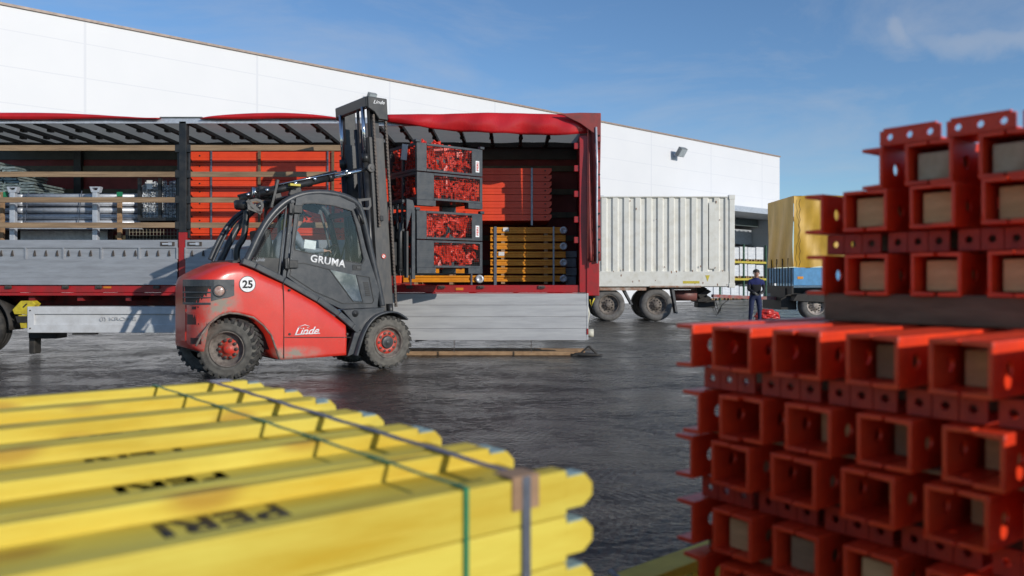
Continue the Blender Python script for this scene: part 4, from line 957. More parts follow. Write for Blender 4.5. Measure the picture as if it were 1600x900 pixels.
b.build('pillar_vent', M_dark, fl)
a = FP(407, 403, .12); text('Linde', .12, .05, mat('pale_print', (.35, .38, .42)), qp, frame((a[0], .118, a[1] - .02), (1, 0, 0), (0, 0, 1), (0, -1, 0)), 'panel_lettering', shear=.4)
# far side frame with window, rear window, roof, floor
b = MB(); far_o = [FP(x, y, .1) for x, y in outer]; far_i = [(lerp(p[0], cen[0], -.10), lerp(p[1], cen[1], -.10)) for p in o2]
b.ring(far_o, far_i, 'y', 1.26, 1.29); b.build('far_door', M_dgrey, fl)
b = MB(); rp = [p for p in arcN if p[1] > 2.30]
rf = smooth([(p[0], p[1]) for p in rp], 1)
b.sheet([[(u, v, z + .02) for v in (.15, .7, 1.25)] for u, z in rf[2:-2]])
for i in range(2): pass
o = b.build('roof', M_black, fl, solid=.03)
b = MB(); a = FP(566, 335, .13); c = FP(597, 478, .13)
b.box(a[0] - .03, a[0] + .03, .15, 1.25, a[1], a[1] + .07); b.prism([(c[0] - .05, .8), (c[0] + .02, .8), (lerp(a[0], c[0], .6), lerp(a[1], c[1], .6)), (lerp(a[0], c[0], .6) - .05, lerp(a[1], c[1], .6))], 'y', .16, 1.25); b.build('dashboard', M_black, fl)
b = MB(); b.box(-1.75, -1.55, .35, 1.05, 1.1, 1.62); b.box(-1.62, -1.10, .38, 1.02, 1.1, 1.38); b.prism([(-1.62, 1.38), (-1.50, 1.38), (-1.60, 2.02), (-1.72, 2.0)], 'y', .42, .98); b.box(-1.9, -.35, .16, 1.24, .98, 1.08); b.build('seat', M_black, fl, bevel=.03)
b = MB(); st = Matrix.Translation((-.62, .70, 1.66)) @ Matrix.Rotation(R(-60), 4, 'Y')
pts = [st @ Vector((.19 * math.cos(t * PI / 12), .19 * math.sin(t * PI / 12), 0)) for t in range(24)]; b.tube(pts, .015, 8, closed=True); b.tube([st @ Vector((-.19, 0, 0)), st @ Vector((.19, 0, 0))], .012, 6); b.tube([st @ Vector((0, 0, 0)), (-.45, .7, 1.15)], .03, 8); b.build('steering_wheel', M_black, fl)
b = MB(); b.tube([(-1.12, 1.15, 1.95), (-1.12, 1.15, 2.18)], .055, 12); b.tube([(-1.12, 1.15, 2.18), (-1.12, 1.15, 2.22)], [.055, .02], 12); b.build('extinguisher', M_hiyel, fl)
b = MB(); b.box(-1.2, -1.04, 1.19, 1.24, 1.7, 2.3); b.build('bracket', M_black, fl)
a = FP(485, 382, .1); b = MB(); Mx = Matrix.Translation((a[0], .109, a[1])) @ Matrix.Rotation(R(6), 4, 'Y'); b.box(-.085, .085, 0, .004, -.06, .06, 0, Mx); b.build('paper_sheet', M_white, door)
b = MB(); a = FP(548, 355, .3); b.tube([(-.55, .5, 1.5), (-.45, .45, 1.9), (-.5, .4, 2.0)], .012, 6); b.box(-.45, -.41, .35, .5, 1.55, 1.95); b.build('display_arm', M_black, fl)
# rear far pillar, exhaust, air filter pod, work lamps, beacons
b = MB(); pts = smooth([(FP(x, y, 1.2)[0], 1.2, FP(x, y, 1.2)[1]) for x, y in ((328, 406), (338, 383), (352, 357), (366, 340), (380, 330), (400, 320))], 2); b.tube(pts, .032, 10); b.tube([(p[0] + .02, p[1] - .07, p[2] - .03) for p in pts], .018, 6)
b.build('rear_pillar', M_dgrey, fl)
b = MB()
b.box(FP(345, 408, .7)[0], -1.9, .25, 1.2, 1.5, 1.57); b.build('rear_cover', M_black, fl, bevel=.02)
b = MB(); v = .75; pts = smooth([(FP(x, y, v)[0], v, FP(x, y, v)[1]) for x, y in ((371, 408), (369, 396), (372, 384), (380, 374), (383, 360), (385, 335), (386, 326))], 2); b.tube(pts, .044, 12); b.build('exhaust_pipe', M_black, fl)
b = MB(); a = FP(379, 320, .8); b.lathe([(-.07, .001), (-.07, .09), (-.05, .11), (.04, .12), (.06, .10), (.06, .001)], 24, Matrix.Translation((a[0], .8, a[1])) @ Matrix.Rotation(R(90), 4, 'X')); b.build('filter_pod', M_black, fl)
b = MB(); q = [FP(x, y, .35) for x, y in ((386, 313), (400, 310), (409, 313), (412, 322), (408, 334), (400, 332), (387, 327))]; cx_, cz_ = sum(p[0] for p in q) / 7, sum(p[1] for p in q) / 7
b.ring(q, [(lerp(p[0], cx_, .32), lerp(p[1], cz_, .32)) for p in q], 'y', .34, .36); b.bar((q[0][0], .35, q[0][1]), (q[4][0], .35, q[4][1]), .02, .05); b.build('lamp_bracket', M_rail, fl)
b = MB(); a = FP(408, 305, .5); c = FP(428, 303, .5); b.box(a[0] - .06, c[0], .40, .62, c[1] - .09, c[1] + .09); wl = b.build('work_lamp', M_black, fl, bevel=.03)
a2 = (a[0] - .09, .51, c[1]); b = MB(); b.lathe([(0, .07), (-.03, .075), (-.03, .001)], 16, frame(a2, (0, 1, 0), (1, 0, 0), (0, 0, 1))); b.build('lamp_lens', M_chrome, wl)
a = FP(424, 300, .4); c = FP(419, 325, .4); b = MB(); b.bar((a[0] + .05, .3, a[1] + .16), (c[0], .3, c[1]), .03, .06, up=(0, 1, 0)); b.build('mirror_back', M_black, fl)
b = MB(); b.box(FP(452, 300, .2)[0], FP(468, 300, .2)[0], .16, .24, 2.60, 2.63); b.build('warning_sticker', M_hiyel, fl)
b = MB(); a = FP(571, 320, .1); pts = [FP(x, y, .1) for x, y in ((559, 311), (579, 309), (580, 322), (576, 328), (562, 327))]; cx_, cz_ = sum(p[0] for p in pts) / 5, sum(p[1] for p in pts) / 5
b.ring(pts, [(lerp(p[0], cx_, .4), lerp(p[1], cz_, .4)) for p in pts], 'y', .09, .11); b.build('lamp_bracket', M_rail, fl)
# window wiper / grab handle
b = MB(); a, c = FP(556, 325, .06), FP(565, 345, .06); b.tube([(a[0], .05, a[1]), (c[0], .03, c[1]), (c[0] + .02, .05, c[1] - .04)], .02, 8); b.build('grab_handle', M_black, fl)
# ---- tilt cylinders over the roof
for v in (.32, 1.08):
    a = FP(404, 306, .32); c = FP(578, 263, .32); A = Vector((a[0], v, a[1] + .02)); B = Vector((c[0], v, c[1])); D = B - A
    b = MB(); b.tube([A, A + D * .62], .048, 12); b.tube([A + D * .60, A + D * .64], .06, 12); b.tube([A - D * .02 + Vector((0, 0, .05)), A + D * .68 + Vector((0, 0, .07))], .018, 8)
    cy = b.build('tilt_cylinder', M_black, fl)
    b = MB(); b.tube([A + D * .64, B], .032, 10); b.tube([A + D * .16 + Vector((0, -.05, .07)), A + D * .45 + Vector((0, -.05, .06)), A + D * .86 + Vector((0, -.05, .04))], .010, 6); b.build('cylinder_rod', M_chrome, cy)
    b = MB(); b.lathe([(-.075, .001), (-.075, .022), (-.062, .024), (-.06, .06), (-.052, .066), (.05, .066), (.06, .001)], 24, Matrix.Translation(B), 0, False); b.build('pivot_eye', M_rail, cy)
    b = MB(); b.box(-.1, .12, -.04, .04, -.09, .09, 0, Matrix.Translation(B + Vector((.08, .1, 0)))); b.build('pivot_bracket', M_rail, cy, bevel=.02)
    m_ = A + D * .32; b = MB(); b.prism([(m_.x - .12, m_.z - .14), (m_.x + .1, m_.z - .16), (m_.x + .03, m_.z + .05), (m_.x - .05, m_.z + .05)], 'y', v - .03, v + .03); b.build('cylinder_bracket', M_black, cy, bevel=.01)
    b = MB()
    for t in (.06, .30, .47, .76): p = A + D * t + Vector((0, -.055, .03)); b.lathe([(-.02, .001), (-.02, .028), (0, .03), (.02, .001)], 12, Matrix.Translation(p))
    islands(b, 'hose_fitting', M_chrome, cy)
# ---- mast
TL = .064
def tilt(b):
    b.v = [Vector((p.x - (p.z - .3) * TL, p.y, p.z)) for p in b.v]; return b
ZT = 4.0
def rail(v, name):
    b = MB(); b.box(.03, .27, v, v + .03, .30, 3.42); b.box(.03, .07, v + .03, v + .12, .30, 3.42); b.box(.23, .27, v + .03, v + .12, .30, 3.42); tilt(b).build(name, M_rail, fl, bevel=.006)
    b = MB(); b.box(.08, .22, v + .035, v + .06, .4, ZT - .05); b.box(.08, .11, v + .06, v + .13, .4, ZT - .05); b.box(.19, .22, v + .06, v + .13, .4, ZT - .05); tilt(b).build('inner_rail', M_black, fl)
rail(.28, 'outer_rail'); rail(1.12, 'outer_rail')
b = MB(); b.box(-.02, .06, .22, 1.28, ZT - .16, ZT); mb = tilt(b).build('mast_crossbar', M_black, fl, bevel=.015)
b = MB(); b.prism([(0.0, ZT), (.32, ZT), (.32, ZT - .32), (.17, ZT - .32), (.10, ZT - .22), (0.0, ZT - .17)], 'y', .20, .26); sp = tilt(b).build('mast_head_plate', M_black, fl, bevel=.012)
b = MB(); b.prism([(0.0, ZT), (.32, ZT), (.32, ZT - .32), (.17, ZT - .32), (.10, ZT - .22), (0.0, ZT - .17)], 'y', 1.26, 1.32); tilt(b).build('mast_head_plate', M_black, fl, bevel=.012)
text('Linde', .19, .055, M_letter, sp, frame((.18 - (ZT - .38) * TL, .195, ZT - .07), (1, 0, .04), (0, 0, 1), (0, -1, 0)), 'mast_lettering', shear=.4, bold=.02)
for v in (.34, 1.1):
    b = MB(); b.tube([(-.02, v, 3.15), (-.02, v, ZT - .14)], .028, 12); cyl = tilt(b).build('lift_rod', M_chrome, fl)
    b = MB(); b.tube([(-.02, v, .35), (-.02, v, 3.05)], .045, 12); b.tube([(-.02, v, 3.05), (-.02, v, 3.17)], .058, 12); tilt(b).build('lift_cylinder', M_black, fl)
b = MB(); b.tube([(.12, .78, .5), (.12, .78, 3.6)], .07, 14); tilt(b).build('free_lift_cylinder', M_black, fl)
b = MB(); b.tube([(.0, .52, .6), (.0, .52, 3.85)], .014, 6); b.tube([(.0, .56, .6), (.0, .56, 3.85)], .014, 6); tilt(b).build('mast_hose', M_iron, fl)
for z in (.5, 1.6, 2.7):
    b = MB(); b.box(.2, .26, .3, 1.25, z, z + .12); tilt(b).build('mast_crossbar', M_black, fl)
for u0 in (.10, .30):
    b = MB(); z = .9 if u0 > .2 else 2.1
    while z < ZT - .3:
        b.box(u0 - .018, u0 + .018, .235, .265, z, z + .03); b.box(u0 - .012, u0 + .012, .228, .272, z + .03, z + .05); z += .05
    tilt(b).build('lift_chain', M_iron, fl)
a = FP(601, 396, .27); b = MB(); b.prism([(.15 + .035 * math.cos(t * PI / 10), 1.66 + .035 * math.sin(t * PI / 10)) for t in range(20)], 'y', .268, .279); st_ = tilt(b).build('warning_sticker', M_letter, fl)
b = MB(); b.ring([(.15 + .035 * math.cos(t * PI / 10), 1.66 + .035 * math.sin(t * PI / 10)) for t in range(20)], [(.15 + .026 * math.cos(t * PI / 10), 1.66 + .026 * math.sin(t * PI / 10)) for t in range(20)], 'y', .262, .2675); b.bar((.13, .265, 1.68), (.17, .265, 1.64), .008, .004); tilt(b).build('sticker_print', M_clip, st_)
b = MB(); b.box(.10, .16, .22, .27, 2.18, 2.26); tilt(b).build('mast_bolt', M_black, fl, bevel=.01)
b = MB(); b.tube([(.2, .25, .75), (.2, .25, .95)], .045, 12); b.box(.1, .28, .20, .4, .62, .7); tilt(b).build('sensor_housing', M_black, fl)
# carriage, guard, forks
CZ = 1.42
b = MB(); b.box(.30, .38, .22, 1.28, CZ + .02, CZ + .14); b.box(.30, .38, .22, 1.28, CZ + .50, CZ + .62); b.box(.26, .34, .34, .42, CZ - .05, CZ + .7); b.box(.26, .34, 1.08, 1.16, CZ - .05, CZ + .7)
b.box(.24, .42, .28, .5, CZ + .1, CZ + .46); b.tube([(.33, .24, CZ + .05), (.33, .24, CZ + .75)], .035, 10); b.build('fork_carriage', M_black, fl, bevel=.01)
b = MB(); b.box(.37, .40, .12, .2, CZ - .08, CZ + .62); b.box(.37, .40, 1.3, 1.38, CZ - .08, CZ + .62); islands(b, 'clamp_plate', M_rail, fl)
b = MB(); z0, z1 = CZ + .62, CZ + 1.05
b.box(.34, .38, .2, 1.32, z1, z1 + .05); b.box(.34, .38, .2, 1.32, z0, z0 + .04)
for i in range(8): v = .22 + i * .153; b.box(.345, .375, v, v + .035, z0 + .04, z1)
b.prism([(.33, z1 + .05), (.44, z1 + .03), (.48, z1 - .1), (.48, CZ - .1), (.42, CZ - .1), (.42, z1 - .15), (.33, z0)], 'y', .05, .085)
b.build('load_backrest', M_dgrey, fl, bevel=.006)
for v in (.42, .98):
    b = MB(); b.box(.38, .43, v, v + .12, CZ - .04, CZ + .55); b.prism([(.38, CZ - .05), (1.6, CZ - .02), (1.6, CZ - .005), (.43, CZ - .005), (.43, CZ), (.38, CZ)], 'y', v, v + .12); b.build('fork', M_rail, fl)
# ---- forklift wheels with lugs
def lug_wheel(c, r, wd, steer, rimm, name='wheel', hubm=M_rimred, disc=False):
    w0 = empty(name, c, steer); w0.parent = fl; h = wd / 2
    e = MB(); e.lathe([(-h * .75, r * .56), (-h * .98, r * .60), (-h, r * .68), (-h * .94, r * .72), (-h * .98, r * .80), (-h * .93, r * .90), (-h * .8, r * .925), (h * .8, r * .925), (h * .95, r * .88), (h, r * .68), (h * .75, r * .56)], 56)
    ty = e.build('tyre', M_rubber, w0)
    e = MB(); n = 25
    for k in range(n):
        for s in (-1, 1):
            t0 = 2 * PI * (k + (.25 if s > 0 else 0)) / n; dt = 2 * PI / n * .56; tw_ = .10
            vs = []
            for (yy, off) in ((s * h * .99, 0), (s * h * .06, tw_)):
                for rr in (r * .84 if abs(yy) > h * .5 else r * .90, r * (.995 if abs(yy) < h * .5 else .975)):
                    for tt in (t0 + off * 1.4, t0 + dt + off * 1.4): vs.append((rr * math.cos(tt), yy, rr * math.sin(tt)))
            e.add(vs, [(0, 1, 3, 2), (4, 6, 7, 5), (0, 4, 5, 1), (2, 3, 7, 6), (0, 2, 6, 4), (1, 5, 7, 3)])
    e.build('tread_lug', M_lug, w0, bevel=.004)
    e = MB(); e.lathe([(-h * .80, r * .585), (-h * .99, r * .58), (-h * .97, r * .545), (-h * .80, r * .53), (-h * .62, r * .50), (-h * .50, r * .42), (-h * .45, r * .30), (-h * .40, .001)], 40); rm_ = e.build('rim', rimm, w0)
    e = MB()
    if disc:
        e.lathe([(-h * .52, r * .43), (-h * .62, r * .42), (-h * .64, r * .24), (-h * .5, r * .22)], 32); hb = e.build('hub_disc', hubm, w0)
        e = MB(); e.lathe([(-h * .5, r * .235), (-h * .80, r * .225), (-h * .84, r * .20), (-h * .82, .03), (-h * .88, .028), (-h * .88, .001)], 28); e.build('hub_cap', M_rail, w0)
        nr, nn_, sz = r * .335, 10, .02
    else:
        e.lathe([(-h * .50, r * .34), (-h * .58, r * .32), (-h * .58, r * .20), (-h * .66, r * .18), (-h * .80, r * .12), (-h * .84, r * .10), (-h * .85, .001)], 28); hb = e.build('hub_disc', hubm, w0)
        nr, nn_, sz = r * .285, 10, .022
    e = MB()
    for k in range(nn_):
        t = 2 * PI * k / nn_; e.lathe([(-h * .5, sz), (-h * .70, sz), (-h * .73, sz * .5), (-h * .73, .001)], 8, Matrix.Translation((math.cos(t) * nr, 0, math.sin(t) * nr)))
    islands(e, 'wheel_nut', M_iron, w0); return w0
lug_wheel((0, .14, .395), .395, .30, 0, M_rimdirt, disc=True); lug_wheel((0, 1.26, .395), .395, .30, PI, M_rimdirt, disc=True)
lug_wheel((-2.22, .20, .405), .405, .28, R(-40), M_rimdirt); lug_wheel((-2.22, 1.18, .405), .405, .28, R(140), M_rimdirt)

# ================================================================== CRATES ON THE FORKS
FM = Matrix.Translation((FX, FY, 0)) @ Matrix.Rotation(FH, 4, 'Z')
def clip_pile(Lx, Ly, z0, z1, n, seed, heap=0.0):
    b = MB(); rn = random.Random(seed)
    for i in range(n):
        f = rn.random() < .62
        x = rn.uniform(.07, Lx - .07); y = rn.uniform(.085, .16) if f else rn.uniform(.03, Ly - .05)
        if rn.random() < .28: x = rn.uniform(.07, .15); y = rn.uniform(.09, Ly - .09)
        z = rn.uniform(z0, z1)
        if heap and rn.random() < .2: z = z1 + rn.uniform(0, heap); y = rn.uniform(.1, .5); x = rn.uniform(.2, Lx * .7)
        Mx = Matrix.Translation((x, y, z)) @ Matrix.Rotation(rn.uniform(-1.0, 1.0), 4, 'Z') @ Matrix.Rotation(rn.choice((0, .5, 1.2, 1.57, 2.2)) + rn.uniform(-.4, .4), 4, 'Y') @ Matrix.Rotation(rn.uniform(-.6, .6), 4, 'X')
        k = rn.random(); l = rn.uniform(.07, .11)
        b.box(-l, l, -.013, .013, -.016, .016, 0, Mx)
        if k < .55:                                   # clamp: bar with two jaws and a wedge
            b.box(-l, -l + .026, -.013, .013, .016, .085, 0, Mx); b.box(l * .2, l * .2 + .026, -.013, .013, .016, .070, 0, Mx)
            b.box(-l + .026, -l + .05, -.012, .012, .063, .085, 0, Mx); b.box(l * .5, l * .5 + .02, -.03, .03, -.03, .02, 0, Mx)
        elif k < .8:                                  # coupler: ring on a bar
            b.lathe([(-.02, .026), (-.02, .045), (.02, .045), (.02, .026), (-.02, .026)], 10, Mx @ Matrix.Translation((l * .5, 0, .045)), 0, False)
        else: b.tube([Mx @ Vector((-l, 0, .03)), Mx @ Vector((l, 0, .03))], .02, 8)
    return b
def crate(wide, z, label, seed, h, u0=.50, heap=0, tagpaper=False):
    p = FM @ Vector((u0, .05, z)); e = empty('mesh_crate', p, FH); tag(e, label, 'crate', 'black mesh crates on the fork')
    Lx, Ly = 1.20, .86
    b = MB(); lp, rp = (.30, .05) if wide else (.17, .20)
    fb = .09 if wide else 0.0
    b.box(0, lp, -.012, .0, fb, h); b.box(Lx - rp, Lx, -.012, .0, fb, h)
    b.box(0, .035, 0, .035, 0, h); b.box(Lx - .035, Lx, 0, .035, 0, h); b.box(0, .035, Ly - .035, Ly, 0, h); b.box(Lx - .035, Lx, Ly - .035, Ly, 0, h)
    b.box(lp, Lx - rp, -.018, .012, fb, fb + .035); b.box(lp, Lx - rp, -.018, .012, h - .035, h)
    for y in (0.0, Ly - .03):
        pass
    b.box(0, .03, .035, Ly - .035, fb, fb + .04); b.box(0, .03, .035, Ly - .035, h - .04, h); b.box(-.008, .03, Ly * .47, Ly * .53, fb + .04, h - .04)
    b.box(Lx - .03, Lx, .035, Ly - .035, fb, fb + .04); b.box(Lx - .03, Lx, .035, Ly - .035, h - .04, h)
    b.box(.035, Lx - .035, Ly - .03, Ly, fb, h)
    b.box(.035, Lx - .035, .012, Ly - .03, fb, fb + .02)
    b.build('crate_frame', M_dgrey, e, bevel=.004)
    if wide:
        b = MB()
        for (x0, x1) in ((0, .33), (Lx - .27, Lx)): b.box(x0, x1, -.016, .10, 0, .09); b.box(x0, x1, Ly - .1, Ly, 0, .09)
        islands(b, 'crate_foot', M_dgrey, e, bevel=.004)
        b = MB()
        for i in range(9):
            zz = h - .07 - i * .026; 
            if zz > fb + .12: b.box(.06, .06 + .13 + .04 * ((i * 7) % 3) / 2, -.0145, -.0125, zz, zz + .004)
        b.build('relief_print', mat('relief_grey', (.09, .095, .10)), e)
    else:
        b = MB(); b.box(-.03, .05, -.03, .05, h, h + .045); b.box(Lx - .05, Lx + .03, -.03, .05, h, h + .045); islands(b, 'corner_cap', M_dgrey, e, bevel=.01)
        b = MB(); b.box(Lx - .135, Lx - .065, -.017, -.0125, h * .14, h * .56); lb = b.build('label_plate', M_letter, e)
        text('PERI', h * .30, .036, M_clip, lb, frame((Lx - .10, -.019, h * .35), (0, 0, 1), (-1, 0, 0), (0, -1, 0)), 'label_lettering', bold=.02, ext=.001)
    b = MB(); x = lp
    while x < Lx - rp: b.box(x, x + .003, -.008, -.005, fb + .03, h - .03); x += .034
    zz = fb + .05
    while zz < h - .03: b.box(lp, Lx - rp, -.0049, -.002, zz, zz + .003); zz += .034
    y = .05
    while y < Ly - .05: b.box(.004, .007, y, y + .004, fb + .03, h - .03); y += .05
    zz = fb + .06
    while zz < h - .04: b.box(.0071, .010, .03, Ly - .03, zz, zz + .004); zz += .05
    b.build('wire_mesh', M_black, e)
    if tagpaper:
        b = MB(); Mx = Matrix.Translation((-.02, .33, h - .11)) @ Matrix.Rotation(R(12), 4, 'X'); b.box(-.003, 0, -.09, .09, -.12, .12, 0, Mx); b.build('paper_tag', M_white, e)
    q = clip_pile(Lx, Ly, fb + .05, h - .06, 150, seed, heap); o = q.build('clamp_pile', M_clip); o.location = p; o.rotation_euler = (0, 0, FH)
    tag(o, 'jumble of red steel clamps filling ' + label.replace('black mesh crate', 'the black mesh crate'), 'clamps', None, 'stuff')
zs = [1.415, 1.93, 2.42, 2.93]; 
crate(True, 1.405, 'black mesh crate with feet, lowest of the four on the forklift', 11, .505)
crate(False, 1.925, 'black mesh crate with a white label, third from the top on the forklift', 12, .43)
crate(True, 2.43, 'black mesh crate with feet, second from the top on the forklift', 13, .505)
crate(False, 2.95, 'black mesh crate with a white label and heaped clamps, topmost on the forklift', 14, .43, heap=.05, tagpaper=True)

# ================================================================== PEOPLE (skin + subdivision, applied)
def figure(name, J, E, loc, rz, rules, mats, parts=None, sub=2, root='pelvis'):
    """J joint: (x,y,z,r) ; E edges ; rules(p) -> material index"""
    keys = list(J); idx = {k: i for i, k in enumerate(keys)}
    me = bpy.data.meshes.new(name); me.from_pydata([J[k][:3] for k in keys], [(idx[a], idx[c]) for a, c in E], [])
    o = bpy.data.objects.new(name + '_tmp', me); C.objects.link(o)
    md = o.modifiers.new('skin', 'SKIN'); md.use_smooth_shade = True
    for i, k in enumerate(keys):
        sv = me.skin_vertices[0].data[i]; r = J[k][3]; sv.radius = r if isinstance(r, tuple) else (r, r); sv.use_root = (k == root)
    s_ = o.modifiers.new('sub', 'SUBSURF'); s_.levels = sub
    dg = bpy.context.evaluated_depsgraph_get(); dg.update()
    m2 = bpy.data.meshes.new_from_object(o.evaluated_get(dg)); bpy.data.objects.remove(o)
    m2.materials.clear()
    for m in mats: m2.materials.append(m)
    for p in m2.polygons: p.use_smooth = True; p.material_index = rules(p.center)
    q = bpy.data.objects.new(name, m2); C.objects.link(q); q.location = loc; q.rotation_euler = (0, 0, rz); return q
def hand(J, E, base, d, side, s=1.0, pre='l'):
    """palm + four fingers + thumb from the wrist joint along d"""
    d = Vector(d).normalized(); side = Vector(side).normalized(); n = d.cross(side)
    w = Vector(J[base][:3])
    pm = w + d * .055 * s; J[pre + 'palm'] = (*pm, (.036 * s, .022 * s)); E.append((base, pre + 'palm'))
    for k, (o_, l) in enumerate(((-.030, .068), (-.010, .078), (.010, .072), (.028, .058))):
        a = pm + side * o_ * s + d * .030 * s; c = a + d * l * .5 * s; e = c + (d * .7 + n * .55) * l * .5 * s
        for t, p in enumerate((a, c, e)): J['%sf%d%d' % (pre, k, t)] = (*p, .0088 * s)
        E += [(pre + 'palm', '%sf%d0' % (pre, k)), ('%sf%d0' % (pre, k), '%sf%d1' % (pre, k)), ('%sf%d1' % (pre, k), '%sf%d2' % (pre, k))]
    a = w + d * .03 * s - side * .034 * s; c = a + (d * .6 - side * .5) * .04 * s
    J[pre + 't0'] = (*a, .012 * s); J[pre + 't1'] = (*c, .009 * s); E += [(base, pre + 't0'), (pre + 't0', pre + 't1')]
# worker behind the drawbar, bent a little forward, hands low in front. faces -y (towards the camera), a bit to his right
J = dict(pelvis=(0, 0, .90, .150), waist=(0, -.03, 1.02, (.155, .115)), chest=(0, -.09, 1.20, (.185, .125)), up=(0, -.12, 1.34, (.16, .10)), neck=(0, -.14, 1.43, .058), chin=(0, -.165, 1.50, .070), head=(0, -.165, 1.58, (.083, .095)), crown=(0, -.15, 1.655, (.062, .072)),
    ls=(.185, -.11, 1.34, .07), le=(.235, -.16, 1.09, .052), lw=(.12, -.36, 1.0, .036), rs=(-.185, -.11, 1.34, .07), re=(-.24, -.15, 1.09, .052), rw=(-.10, -.37, .98, .036),
    lh=(.10, 0, .84, .105), lk=(.12, -.06, .48, .075), la=(.13, .0, .10, .052), lt=(.14, -.15, .045, .045), rh=(-.10, 0, .84, .105), rk=(-.13, -.04, .48, .075), ra=(-.15, .04, .10, .052), rt=(-.17, -.12, .045, .045))
E = [('pelvis', 'waist'), ('waist', 'chest'), ('chest', 'up'), ('up', 'neck'), ('neck', 'chin'), ('chin', 'head'), ('head', 'crown'), ('up', 'ls'), ('ls', 'le'), ('le', 'lw'), ('up', 'rs'), ('rs', 're'), ('re', 'rw'),
     ('pelvis', 'lh'), ('lh', 'lk'), ('lk', 'la'), ('la', 'lt'), ('pelvis', 'rh'), ('rh', 'rk'), ('rk', 'ra'), ('ra', 'rt')]
hand(J, E, 'lw', (-.3, -.8, -.35), (1, -.2, 0), 1.1, 'l'); hand(J, E, 'rw', (.3, -.8, -.35), (-1, -.2, 0), 1.1, 'r')
def rule(p):
    if p.z > 1.44: return 0
    if p.z < .09: return 5
    if p.y < -.335 and p.z < 1.0: return 4
    if p.z < .90: return 1
    if p.z > 1.24: return 2
    return 3
P1 = Vector((wX(1180, 23.6), 23.6, 0))
per = figure('person', J, E, P1, R(-4), rule, [M_skin, M_navy, M_jblue, M_jblack, M_glove, M_dark])
per.scale = (.96, .96, .95)
tag(per, 'person in dark jacket with blue shoulders, navy trousers and gloves bending over the drawbar', 'person')
b = MB(); b.tube([(0, -.255, 1.585), (0, -.285, 1.555), (0, -.268, 1.545)], [.010, .016, .012], 8)
b.tube([(-.028, -.25, 1.515), (0, -.258, 1.513), (.028, -.25, 1.515)], .005, 6, 1)
for s in (-1, 1): b.tube([(s * .033, -.253, 1.592), (s * .033, -.262, 1.592)], .010, 8, 1); b.tube([(s * .092, -.165, 1.60), (s * .096, -.155, 1.56)], .014, 8)
b.build('face', [M_skin, M_hair], per)
b = MB(); M0 = Matrix.Translation((0, -.142, 1.625)); 
gr = [[tuple(M0 @ Vector((.100 * math.sin(a) * math.cos(t), .108 * math.sin(a) * math.sin(t) + .012, .088 * math.cos(a)))) for t in [2 * PI * k / 16 for k in range(17)]] for a in [PI * .56 * j / 7 for j in range(8)]]
b.sheet(gr); b.build('hair', M_hair, per, solid=.008)
# driver, seated, facing forward (+x of the forklift); built in forklift axes
J = dict(pelvis=(-1.35, .70, 1.50, .15), waist=(-1.36, .70, 1.64, (.125, .16)), chest=(-1.30, .70, 1.84, (.13, .18)), up=(-1.22, .70, 1.98, (.10, .16)), neck=(-1.16, .70, 2.07, .058), chin=(-1.09, .70, 2.135, .066), head=(-1.08, .70, 2.22, (.096, .082)), crown=(-1.09, .70, 2.30, (.07, .06)),
    ls=(-1.22, .88, 1.96, .07), le=(-1.08, .95, 1.72, .052), lw=(-.82, .84, 1.72, .036), rs=(-1.22, .52, 1.96, .07), re=(-1.10, .43, 1.72, .055), rw=(-.82, .50, 1.73, .038),
    lh=(-1.25, .80, 1.47, .10), lk=(-.85, .82, 1.50, .075), la=(-.72, .82, 1.18, .05), lt=(-.60, .82, 1.12, .045), rh=(-1.25, .60, 1.47, .10), rk=(-.85, .58, 1.50, .075), ra=(-.72, .58, 1.18, .05), rt=(-.60, .58, 1.12, .045))
E = [('pelvis', 'waist'), ('waist', 'chest'), ('chest', 'up'), ('up', 'neck'), ('neck', 'chin'), ('chin', 'head'), ('head', 'crown'), ('up', 'ls'), ('ls', 'le'), ('le', 'lw'), ('up', 'rs'), ('rs', 're'), ('re', 'rw'),
     ('pelvis', 'lh'), ('lh', 'lk'), ('lk', 'la'), ('la', 'lt'), ('pelvis', 'rh'), ('rh', 'rk'), ('rk', 'ra'), ('ra', 'rt')]
hand(J, E, 'lw', (.9, -.1, -.05), (0, 1, .2), 1.05, 'l'); hand(J, E, 'rw', (.9, .1, -.05), (0, -1, .2), 1.05, 'r')
def rule2(p):
    if p.z > 2.085: return 0
    if p.x > -.80 and p.z > 1.64: return 0
    if p.z < 1.58 : return 1
    return 2
O0 = Vector((-1.3, .7, 1.3)); J = {k: (v[0] - O0.x, v[1] - O0.y, v[2] - O0.z, v[3]) for k, v in J.items()}
drv = figure('person', J, E, FM @ O0, FH, lambda p: rule2(p + O0), [M_skin, M_navy, M_sweat])
tag(drv, 'person in grey sweater and grey cap driving the forklift, seated in the closed cab', 'person')
def rel(b): b.v = [v - O0 for v in b.v]; return b
b = MB(); b.tube([(-.985, .7, 2.22), (-.955, .7, 2.19), (-.975, .7, 2.18)], [.01, .016, .012], 8); b.tube([(-.985, .675, 2.15), (-.98, .7, 2.148), (-.985, .725, 2.15)], .005, 6, 1)
for s in (-1, 1): b.tube([(-.99, .7 + s * .033, 2.232), (-.983, .7 + s * .033, 2.232)], .009, 8, 1); b.tube([(-1.08, .7 + s * .088, 2.235), (-1.09, .7 + s * .094, 2.195)], .014, 8)
rel(b).build('face', [M_skin, M_hair], drv)
b = MB(); M0 = Matrix.Translation((-1.10, .7, 2.245))
gr = [[tuple(M0 @ Vector((.118 * math.sin(a) * math.cos(t), .098 * math.sin(a) * math.sin(t), .095 * math.cos(a)))) for t in [2 * PI * k / 18 for k in range(19)]] for a in [PI * .5 * j / 6 for j in range(7)]]
